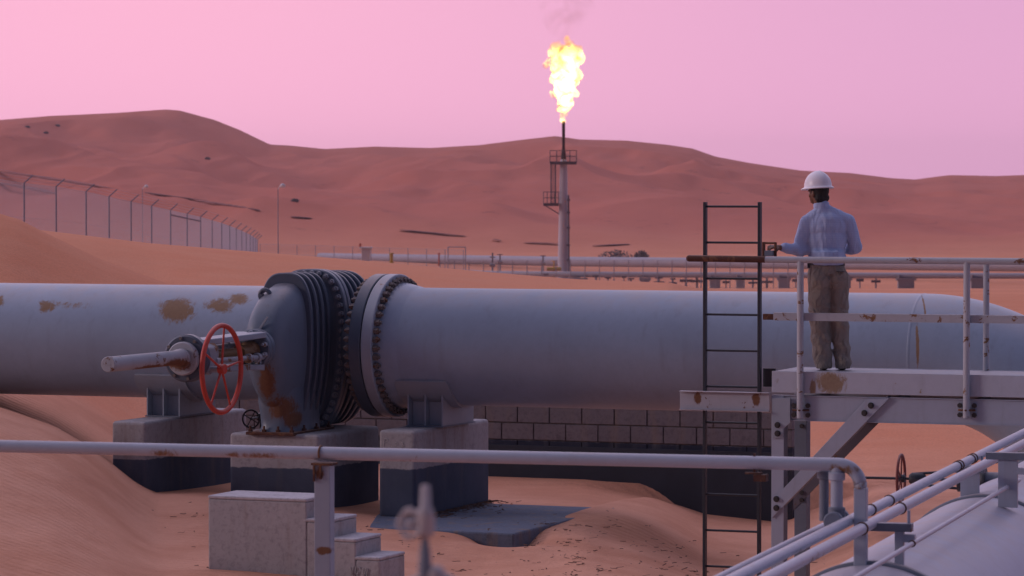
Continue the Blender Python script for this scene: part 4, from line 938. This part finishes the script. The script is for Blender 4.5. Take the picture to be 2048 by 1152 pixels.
# supports
def farsup(px, Yg, w_, ytop, label):
    g = gpt(px, Yg); b = MB(); b.loft([[Vector((g.x+x*w_, g.y+y*.5, z)) for x, y in ((-1, -1), (1, -1), (1, 1), (-1, 1))] for z in (g.z-.4, zat(ytop, Yg)-.25)], False)
    b.box(WF, g.x-w_*1.25, g.x+w_*1.25, g.y-.55, g.y+.55, zat(ytop, Yg)-.25, zat(ytop, Yg))
    for sg in (-1, 1): b.box(WF, g.x+sg*w_*.9-.08, g.x+sg*w_*.9+.08, g.y-.5, g.y+.5, zat(ytop, Yg), zat(ytop, Yg)+.35)
    tag(b.build('pipe_support', M['far_grey']), label, 'support', GF)
for px, w_ in ((1155, .9), (1290, .5), (1430, .55), (1480, .4), (1568, .6), (1690, .6), (1812, .85), (1955, .7)):
    farsup(px, 387-(px-1200)*.018, w_, 556, {1155: 'grey block support under the thin far pipeline right beside the flare stack', 1290: 'small far support between the flare stack and the dark ladder', 1430: 'far support seen through the ladder, left one', 1480: 'far support seen through the ladder, right one', 1568: 'far support seen between ladder and man', 1690: 'far support half hidden behind the man', 1812: 'widest far support, between the man and the right rail post', 1955: 'far support seen beside the right rail posts'}[px])
rq = random.Random(21)
proto = None
for i, px in enumerate((1010, 1034, 1062, 1092, 1192, 1216, 1248, 1262, 1318, 1346, 1372, 1394, 1452, 1506, 1534, 1592, 1720, 1752)):
    g_ = gpt(px, 384); top = zat(556, 384); hh = top-g_.z
    if proto is None:
        t_ = thing('pipe_stanchion', 'slim dark stanchion under the thin far pipeline, first from the left', 'stanchion', g_, 0, 'slim stanchions under the far pipelines')
        b = MB(); b.cyl(g_-ZV*.4, g_+ZV*hh, .09, 8); b.build('pole', M['far_grey'], t_); b = MB(); b.box(WF, g_.x-.45, g_.x+.45, g_.y-.2, g_.y+.2, g_.z+hh*.45, g_.z+hh*.45+.22); b.box(WF, g_.x-.3, g_.x+.3, g_.y-.2, g_.y+.2, g_.z+hh-.1, g_.z+hh+.06); b.build('crosspiece', M['far_dark'], t_)
        proto = t_; h0 = hh
    else: c_ = copy_tree(proto); c_['label'] = 'slim dark stanchion under the thin far pipeline, %s from the left' % ('first second third fourth fifth sixth seventh eighth ninth tenth eleventh twelfth thirteenth fourteenth fifteenth sixteenth seventeenth eighteenth'.split()[i]); c_.location = g_; c_.scale = (rq.uniform(.8, 1.5), 1, hh/h0*rq.uniform(.9, 1.5))
# low ridges coloured dark to stand for slip-face shade on the dunes
Mshade = plain('slip_face_shade', (.22, .08, .07), .95, 0, .3, .3)
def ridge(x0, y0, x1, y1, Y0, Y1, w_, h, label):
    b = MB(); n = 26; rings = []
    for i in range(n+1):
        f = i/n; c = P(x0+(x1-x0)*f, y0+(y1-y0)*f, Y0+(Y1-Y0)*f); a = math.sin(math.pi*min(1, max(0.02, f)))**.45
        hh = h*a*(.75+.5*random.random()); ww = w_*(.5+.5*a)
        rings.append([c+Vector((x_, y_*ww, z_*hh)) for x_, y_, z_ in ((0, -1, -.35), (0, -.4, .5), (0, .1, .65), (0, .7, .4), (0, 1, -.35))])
    b.loft(rings, True); tag(b.build('shade_ridge', Mshade), label, 'ridge', 'dark ridges painted as shade on the dune slope')
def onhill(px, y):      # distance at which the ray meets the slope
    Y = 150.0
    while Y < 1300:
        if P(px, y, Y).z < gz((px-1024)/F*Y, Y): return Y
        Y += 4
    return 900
for (x0, y0, x1, y1, th_, lb) in ((0, 343, 200, 373, 5, 'long dark line behind the first posts of the left fence'), (200, 373, 420, 402, 2, 'thin dark line above the middle of the left fence'), (0, 366, 112, 387, 7, 'thick band of painted shade seen through the first fence panels'), (395, 401, 520, 420, 4, 'dark streak on the slope above the far end of the left fence'), (582, 433, 624, 436, 2.5, 'short dark streak right of the white lamp pole'), (800, 459, 932, 472, 2.5, 'long thin dark streak left of the flare stack'), (985, 478, 1003, 481, 2, 'tiny dark streak between two longer streaks near the flare stack'), (1048, 485, 1120, 487, 2, 'faint dark streak reaching the flare stack'), (1185, 491, 1260, 488, 2, 'dark streak just right of the flare stack, by grey bushes')):
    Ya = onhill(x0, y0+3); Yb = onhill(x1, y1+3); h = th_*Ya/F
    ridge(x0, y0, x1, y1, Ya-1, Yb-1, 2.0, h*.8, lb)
# flare stack
Ys = 398.0; g = P(1127, 578, Ys); g.z = gz(g.x, Ys); m = Ys/F
fs = thing('flare_stack', 'tall pale flare stack with two small platforms and a burnt black tip', 'flare stack', g)
zz = lambda y: zat(y, Ys)
b = MB(); b.lathe(Vector((g.x, g.y, 0)), ZV, [(g.z-.5, 11.5*m), (zz(556), 11.5*m), (zz(480), 10.6*m), (zz(330), 7.2*m), (zz(322), 6.5*m), (zz(316), 4*m)], 32); b.build('shaft', plain('stack_paint', (.50, .46, .52), .6, 0, .15, .5), fs)
b = MB(); b.lathe(Vector((g.x, g.y, 0)), ZV, [(zz(320), 5.2*m), (zz(308), 4.5*m), (zz(292), 2.8*m), (zz(290), 2.9*m), (zz(244), 3.3*m), (zz(242), 3.6*m)], 16); b.build('tip', plain('burnt_steel', (.05, .022, .018), .8), fs)
def cage(cx0, cx1, y0, y1, name):
    par = MB(); a = P(cx0, y0, Ys).x; c_ = P(cx1, y0, Ys).x; par.box(WF, a, c_, g.y-.9, g.y+.9, zz(y1+3), zz(y1-3)); o = par.build(name, M['far_dark'], fs)
    for yy in (y0, (y0+y1)/2-1):
        r_ = MB(); r_.tube([(a, g.y-.9, zz(yy)), (c_, g.y-.9, zz(yy))], .035, 6); r_.tube([(a, g.y+.9, zz(yy)), (c_, g.y+.9, zz(yy))], .035, 6)
        for x in (a, c_): r_.tube([(x, g.y-.9, zz(yy)), (x, g.y+.9, zz(yy))], .035, 6)
        r_.build('rail', M['far_dark'], o)
    for i in range(5):
        x = a+(c_-a)*i/4; r_ = MB(); r_.tube([(x, g.y-.9, zz(y1)), (x, g.y-.9, zz(y0))], .035, 6); r_.tube([(x, g.y+.9, zz(y1)), (x, g.y+.9, zz(y0))], .035, 6); r_.build('rail_post', M['far_dark'], o)
cage(1100, 1153, 301, 326, 'upper_platform'); cage(1087, 1117, 384, 409, 'lower_platform')
for x in (1102, 1111):
    b = MB(); b.tube([P(x, 327, Ys-.3), P(x, 409, Ys-.3)], .07, 6); b.build('ladder_rail', M['far_dark'], fs)
b = MB()
for i in range(27): y = 328+3*i; b.tube([P(1102, y, Ys-.3), P(1111, y, Ys-.3)], .03, 5)
b.build('ladder_rungs', M['far_dark'], fs)
b = MB(); b.tube([P(1092, 412, Ys-.2), P(1118, 428, Ys-.2)], .06, 6); b.build('bracket', M['far_dark'], fs)
b = MB(); b.tube([P(1137, 390, Ys-.5), P(1138, 545, Ys-.7)], .09, 8)
for y in (400, 425, 455, 490, 520): b.box(WF, P(1134, y, Ys).x, P(1140, y, Ys).x, g.y-.95, g.y-.5, zz(y+2), zz(y-2))
b.build('riser_pipe', M['far_dark'], fs)
b = MB(); b.box(WF, g.x-1.9, g.x+1.4, g.y-2.2, g.y-.8, g.z-.2, g.z+.9); b.box(WF, g.x+.9, g.x+1.9, g.y-2.0, g.y-1.0, g.z, g.z+1.6); b.build('base_box', M['far_grey'], fs)
# flame: one lumpy body of fire, a glowing volume
def flame():
    b = MB(); rnd = random.Random(5)
    prof = [(238, 1127, 5), (228, 1128, 9), (217, 1127, 14), (205, 1127, 19), (193, 1127, 22), (180, 1128, 26), (165, 1130, 30), (150, 1131, 31), (135, 1130, 32), (120, 1130, 33), (108, 1129, 27)]
    for y, x, r in prof: b.sph(P(x, y, Ys), (r*m*.92, r*m*.8, max(8, r*.62)*m), 20, 14)
    for x, y, r in ((1097, 124, 8), (1104, 106, 8), (1112, 95, 9), (1160, 116, 11), (1155, 103, 12), (1143, 92, 12), (1136, 82, 8), (1134, 75, 5), (1118, 88, 6), (1166, 120, 6), (1092, 132, 5), (1106, 190, 9), (1150, 185, 9), (1158, 150, 9), (1104, 160, 9), (1148, 100, 10), (1124, 101, 10)):
        b.sph(P(x, y, Ys+rnd.uniform(-.8, .8)), (r*m, r*m, r*m*1.15), 16, 12)
    fm = newmat('burning_gas'); t_ = fm.node_tree; t_.nodes.clear()
    o_ = t_.nodes.new('ShaderNodeOutputMaterial'); em = t_.nodes.new('ShaderNodeEmission'); ab = t_.nodes.new('ShaderNodeVolumeAbsorption'); ad = t_.nodes.new('ShaderNodeAddShader')
    geo = t_.nodes.new('ShaderNodeNewGeometry'); no = t_.nodes.new('ShaderNodeTexNoise'); no.inputs['Scale'].default_value = .85; no.inputs['Detail'].default_value = 5; no.inputs['Roughness'].default_value = .62; no.inputs['Distortion'].default_value = .8
    mr = t_.nodes.new('ShaderNodeMapRange'); mr.inputs['From Min'].default_value = .41; mr.inputs['From Max'].default_value = .62; mr.inputs['To Min'].default_value = .03; mr.inputs['To Max'].default_value = 9.0
    t_.links.new(geo.outputs['Position'], no.inputs['Vector']); t_.links.new(no.outputs['Fac'], mr.inputs['Value'])
    # hotter towards the middle height, cooler and more yellow at the top
    sep = t_.nodes.new('ShaderNodeSeparateXYZ'); t_.links.new(geo.outputs['Position'], sep.inputs[0])
    hr = t_.nodes.new('ShaderNodeMapRange'); hr.interpolation_type = 'SMOOTHSTEP'; hr.inputs['From Min'].default_value = zz(128); hr.inputs['From Max'].default_value = zz(88); hr.inputs['To Min'].default_value = 1.0; hr.inputs['To Max'].default_value = .10
    t_.links.new(sep.outputs['Z'], hr.inputs['Value'])
    mu = t_.nodes.new('ShaderNodeMath'); mu.operation = 'MULTIPLY'; t_.links.new(mr.outputs[0], mu.inputs[0]); t_.links.new(hr.outputs[0], mu.inputs[1])
    em.inputs['Color'].default_value = (1, .68, .21, 1); t_.links.new(mu.outputs[0], em.inputs['Strength'])
    ab.inputs['Color'].default_value = (.9, .6, .1, 1); ab.inputs['Density'].default_value = .8
    t_.links.new(em.outputs[0], ad.inputs[0]); t_.links.new(ab.outputs[0], ad.inputs[1]); t_.links.new(ad.outputs[0], o_.inputs['Volume'])
    def dsp(co):
        x, y, z = co.T
        return .42*fbm(x*.8+y*.5, z*.55, 4)+.42*fbm(x*1.9-y, z*1.3+5, 4)+.04
    o = b.build('flame', fm); fuse(o, .11, 1, dsp)
    tag(o, 'tall yellow-white gas flame burning on top of the flare stack', 'flame')
flame()
def smoke():
    b = MB()
    for x, y, r in ((1130, 66, 20), (1118, 44, 30), (1144, 36, 32), (1108, 22, 34), (1154, 12, 36), (1128, -20, 40), (1160, -45, 45), (1120, -60, 45), (1180, 22, 14), (1092, 30, 14)): b.sph(P(x, y, Ys), (r*m, r*m, r*m), 16, 12)
    fm = newmat('thin_brown_smoke'); t_ = fm.node_tree; t_.nodes.clear()
    o_ = t_.nodes.new('ShaderNodeOutputMaterial'); pv = t_.nodes.new('ShaderNodeVolumePrincipled'); t_.links.new(pv.outputs[0], o_.inputs['Volume'])
    pv.inputs['Color'].default_value = (.60, .30, .22, 1)
    geo = t_.nodes.new('ShaderNodeNewGeometry'); no = t_.nodes.new('ShaderNodeTexNoise'); no.inputs['Scale'].default_value = .33; no.inputs['Detail'].default_value = 5; no.inputs['Distortion'].default_value = 1.2
    mr = t_.nodes.new('ShaderNodeMapRange'); mr.inputs['From Min'].default_value = .47; mr.inputs['From Max'].default_value = .72; mr.inputs['To Min'].default_value = 0; mr.inputs['To Max'].default_value = .13
    t_.links.new(geo.outputs['Position'], no.inputs['Vector']); t_.links.new(no.outputs['Fac'], mr.inputs['Value']); t_.links.new(mr.outputs[0], pv.inputs['Density'])
    o = b.build('smoke', fm); fuse(o, .3, 6); tag(o, 'faint brown smoke drifting above the flame', 'smoke', kind='stuff')
smoke()

# ------------------------------------------------------------------ fences
def strut(b, a, c, r):
    a = Vector(a); c = Vector(c); d = (c-a).normalized(); e1 = d.orthogonal().normalized(); e2 = d.cross(e1)
    rg = lambda q: [q+(e1*math.cos(x)+e2*math.sin(x))*r for x in (0, 2.094, 4.188)]
    b.loft([rg(a), rg(c)], False, False)
def fence(root, posts, hgt, arm, pr, spacing, wr_, armdir):
    """posts: list of base points; chain link between them, sloping arms with barbed wire on top"""
    wm = MB(); bw = MB()
    for i, p in enumerate(posts):
        b = MB(); b.cyl(p-ZV*.6, p+ZV*hgt, pr, 8)
        if arm:
            b.tube([p+ZV*hgt, p+ZV*(hgt+arm*.8)+armdir*arm], pr*.8, 6)
        b.build('post', M['far_grey'] if not arm else M['shade'], root)
    for p, q in zip(posts[:-1], posts[1:]):
        L_ = Vector((q.x-p.x, q.y-p.y, 0)).length; n = int((L_+hgt)/spacing)
        for k in range(n):
            s0 = k*spacing
            for fl in (0, 1):
                x0, z0, x1, z1 = s0, 0, s0-hgt, hgt
                if x0 > L_: z0 += x0-L_; x0 = L_
                if x1 < 0: z1 += x1; x1 = 0
                if z1 <= z0: continue
                if fl: x0, x1 = L_-x0, L_-x1
                f0, f1 = x0/L_, x1/L_
                strut(wm, p.lerp(q, f0)+ZV*z0, p.lerp(q, f1)+ZV*z1, wr_)
        for z in (.05, hgt*.5, hgt-.03): strut(bw, p+ZV*z, q+ZV*z, wr_*1.8)
        if arm:
            for f in (.33, .66, 1): strut(bw, p+ZV*(hgt+arm*.8*f)+armdir*arm*f, q+ZV*(hgt+arm*.8*f)+armdir*arm*f, wr_*2.0)
    wmat = M['wire'] if arm else M['far_grey']; wm.build('chain_link', wmat, root); bw.build('strand_wires', wmat, root)
# left fence curving away
xs = [-180, -105, -22, 48, 112, 172, 218, 262, 303, 341, 374, 401, 424, 443, 459, 472, 483, 492, 500, 506, 511, 515]
tops = np.interp(xs, [-180, 0, 48, 112, 172, 218, 262, 303, 345, 375, 402, 425, 450, 480, 500, 515], [335, 357, 366, 373, 383, 393, 403, 412, 421, 428, 434, 441, 448, 460, 469, 479])
ds = np.interp(np.arange(len(xs)), [0, 3, 8, 13, 21], [137, 150, 178, 214, 290])
posts = [P(x, y, D)-ZV*3.0 for x, y, D in zip(xs, tops, ds)]
fn = thing('chain_link_fence', 'tall chain-link fence on the left with outward sloping arms, curving away behind the dune', 'fence', posts[10])
fence(fn, posts, 3.0, .42, .034, .10, .0030, Vector((.85, .5, 0)).normalized())
b = MB()
for z in (.45, 2.75): strut(b, posts[9]+ZV*z, posts[11]+ZV*z, .045)
b.build('brace_rail', M['shade'], fn)
def farfence(label, xs_, D0, D1, h):
    ps = [gpt(x, D0+(D1-D0)*(x-xs_[0])/(xs_[-1]-xs_[0])) for x in xs_]
    f = thing('chain_link_fence', label, 'fence', ps[len(ps)//2]); fence(f, ps, h, 0, .05, .34, .008, None); return ps
farfence('farthest chain-link fence, standing above the upper far pipeline left of the flare', list(range(520, 931, 37)), 520, 470, 3.0)
farfence('low far fence in front of the thin far pipeline, around the flare stack base', list(range(880, 1620, 29)), 378, 366, 3.0)
# gate frame, boxes, lamps
for px0, px1, Yg, lb in ((896, 931, 468, 'open rectangular gate frame in the far fence'),):
    a = gpt(px0, Yg); c = gpt(px1, Yg); b = MB(); h = 3.4
    for p in (a, c): b.cyl(p, p+ZV*h, .07, 8)
    b.cyl(a+ZV*h, c+ZV*h, .06, 8); b.cyl(a+ZV*h*.5, c+ZV*h*.5, .05, 8); tag(b.build('fence_gate', M['far_grey']), lb, 'gate')
def lamp(px, yt, Y, r, lb):
    top = P(px, yt, Y); g_ = gz(top.x, Y); t_ = thing('lamp_post', lb, 'lamp post', (top.x, Y, g_-.3), 0, 'white globe lamps on thin poles')
    b = MB(); b.cyl((top.x, Y, g_-.3), top, .055, 8, .04); b.build('pole', M['far_grey'], t_)
    b = MB(); b.tube([top, top+Vector((.15, 0, .25)), top+Vector((.45, 0, .3))], .04, 6); b.lathe(top+Vector((.45, 0, .1)), ZV, [(0, .12), (.12, r), (.28, r), (.42, .08)], 14); b.build('lamp_head', plain('white_enamel', (.7, .68, .72), .4), t_)
lamp(556, 378, 330, .26, 'thin lamp pole with white head standing right of the curved fence')
lamp(285, 378, 420, .24, 'faint lamp pole with white head behind the left fence')
def post_item(px, y0, y1, Y, r, mat, name, lb, cat, cap=None):
    a = P(px, y1, Y); c_ = P(px, y0, Y); b = MB(); b.cyl(a, c_, r, 10); b.disc(c_-ZV*.12, ZV, r*1.5, .14, 12, .03); b.disc(a-ZV*.1, ZV, r*1.8, .2, 12, .03)
    tag(b.build(name, mat), lb, cat)
Myel = plain('yellow_paint', (.50, .30, .04), .6); Mor = plain('orange_red_paint', (.40, .07, .03), .6)
post_item(783, 506, 527, 455, .22, Myel, 'marker_post', 'yellow marker post left of the gate frame by the far pipeline', 'marker post')
post_item(878, 506, 530, 460, .10, Mor, 'marker_post', 'thin marker post with red top beside the gate frame', 'marker post')
a = P(732, 524, 452); t_ = thing('equipment_cabinet', 'white boxy cabinet with flat cap above the far pipeline', 'cabinet', a)
mw = plain('cabinet_paint', (.58, .55, .58), .6)
b = MB(); b.box(WF, a.x-.55, a.x+.55, a.y-.5, a.y+.5, a.z-.5, a.z+1.7); b.build('housing', mw, t_, .04)
b = MB(); b.box(WF, a.x-.8, a.x+.8, a.y-.7, a.y+.7, a.z+1.7, a.z+1.95); b.build('cap', mw, t_, .04)
b = MB(); b.cyl(a+Vector((-.75, 0, 1.9)), a+Vector((-.75, 0, 2.4)), .14, 10); b.build('vent', Mor, t_)
for i, (px, py, Y, lb) in enumerate(((1108, 538, 392, 'low yellow valve block left of the stack foot'), (1000, 524, 420, 'small grey far valve on the thin line left of the stack'), (1086, 527, 410, 'tiny far valve immediately left of the stack'), (985, 530, 400, 'upright far pipe riser above the start of the thin far pipeline'))):
    c = P(px, py, Y); t_ = thing('far_valve', lb, 'valve', c-ZV*.5, 0, 'little valves around the stack foot'); mt = Myel if i == 0 else M['far_grey']
    b = MB(); b.cyl(c-Vector((.8 if i == 0 else .3, 0, 0)), c+Vector((.8 if i == 0 else .3, 0, 0)), .22, 10); b.cyl(c-ZV*2.0, c+ZV*.1, .12, 8); b.build('body', mt, t_)
    b = MB(); b.cyl(c, c+ZV*(.9 if i != 3 else 1.4), .08, 8); b.tube([c+ZV*.9+Vector((math.cos(q_)*.3, math.sin(q_)*.3, 0)) for q_ in [2*math.pi*k/14 for k in range(14)]], .05, 6, closed=True); b.build('handwheel', M['far_dark'] if i else Myel, t_)
# dry bushes on the plain
Mb = plain('grey_green_leaves', (.19, .15, .135), .9, 0, .4, 3)
def bush(px, py, Y, w_, h, lb, n=260):
    c = P(px, py, Y); c.z = gz(c.x, Y); t_ = thing('desert_bush', lb, 'bush', c, 0, 'grey bushes at the foot of the dunes'); b = MB()
    for i in range(n):
        a = random.random()*6.28; r_ = math.sqrt(random.random()); z_ = random.random()**.8*h*(1-.6*r_*r_)
        p_ = c+Vector((math.cos(a)*r_*w_, math.sin(a)*r_*w_*.6, z_)); d1 = Vector((random.uniform(-1, 1), random.uniform(-1, 1), random.uniform(-.6, 1))).normalized()*.28; d2 = d1.orthogonal().normalized()*.12
        b.add([p_-d1, p_+d2, p_+d1, p_-d2], [(0, 1, 2, 3)])
    b.build('foliage', Mb, t_)
    b = MB()
    for i in range(9): a = random.random()*6.28; b.tube([c, c+Vector((math.cos(a)*w_*.5, math.sin(a)*w_*.3, h*.7))], [.06, .02], 5)
    b.build('stem', M['far_dark'], t_)
bush(1232, 497, 560, 2.8, 1.6, 'wide grey bush just right of the flare stack')
bush(1283, 498, 560, 1.2, 1.5, 'small round grey bush right of the wider one')
for i, (x, y) in enumerate(((92, 270), (55, 256), (115, 254), (415, 320), (590, 405))):
    Yb_ = onhill(x, y); bush(x, y, Yb_, .8, .7, ['dark shrub low on the upper left dune', 'shrub near the left edge high on the dune', 'small shrub highest on the left dune', 'shrub in the middle of the left dune slope', 'shrub on the slope above the lamp pole'][i], 120)

# ------------------------------------------------------------------ twigs and litter blown against the footings
b = MB(); rnd = random.Random(11)
def twig(c, L_):
    a = rnd.random()*6.28; p0 = c; pts = [p0]
    for i in range(3):
        a += rnd.uniform(-.8, .8); p0 = p0+Vector((math.cos(a), math.sin(a), rnd.uniform(-.1, .25)))*L_/3; pts.append(p0)
    b.tube(pts, rnd.uniform(.0015, .005), 4)
for i in range(240):
    if i % 3: px = rnd.triangular(740, 1660, 1250); Y = rnd.uniform(30.6, 36)
    else: px = rnd.gauss(rnd.choice((780, 1130, 1500, 1590, 390)), 60); Y = rnd.gauss(33.2, 1.1)
    X = (px-1024)/F*Y; z = gz(X, Y)
    st, tt_ = (Vector((X, Y))-FM.o).dot(FM.u), (Vector((X, Y))-FM.o).dot(FM.v)
    if tt_ > 3.9: continue
    on = FM.s(560, t0s) < st < FM.s(1028, t0s) and t0s < tt_ < .75
    if on: z = max(z, szt)
    for k in range(rnd.choice((1, 1, 2, 5))): twig(Vector((X+rnd.gauss(0, .06), Y+rnd.gauss(0, .08), z+.006)), rnd.uniform(.015, .08))
for i in range(420):      # leaf litter trapped along the foot of the plinth with writing
    f = rnd.random(); c = FM.pt(s31+rnd.expovariate(12), -1.0+2.0*f, szt+.005); twig(c, rnd.uniform(.02, .09))
tag(b.build('dry_litter', plain('dry_twig', (.15, .085, .06), .9)), 'dark dry twigs and litter scattered over the sand and slab', 'litter', kind='stuff')

# ------------------------------------------------------------------ haze: an even, thin pink dust in the air
b = MB(); b.box(WF, -2750, 2750, -45, 3260, -60, 46)
hz = newmat('dusty_air'); t_ = hz.node_tree; t_.nodes.clear(); o_ = t_.nodes.new('ShaderNodeOutputMaterial'); pv = t_.nodes.new('ShaderNodeVolumePrincipled')
pv.inputs['Color'].default_value = (.95, .80, .90, 1); pv.inputs['Density'].default_value = .00012; pv.inputs['Anisotropy'].default_value = .2
t_.links.new(pv.outputs[0], o_.inputs['Volume'])
tag(b.build('haze', hz), 'thin pinkish dust haze over the desert', 'haze', kind='stuff')
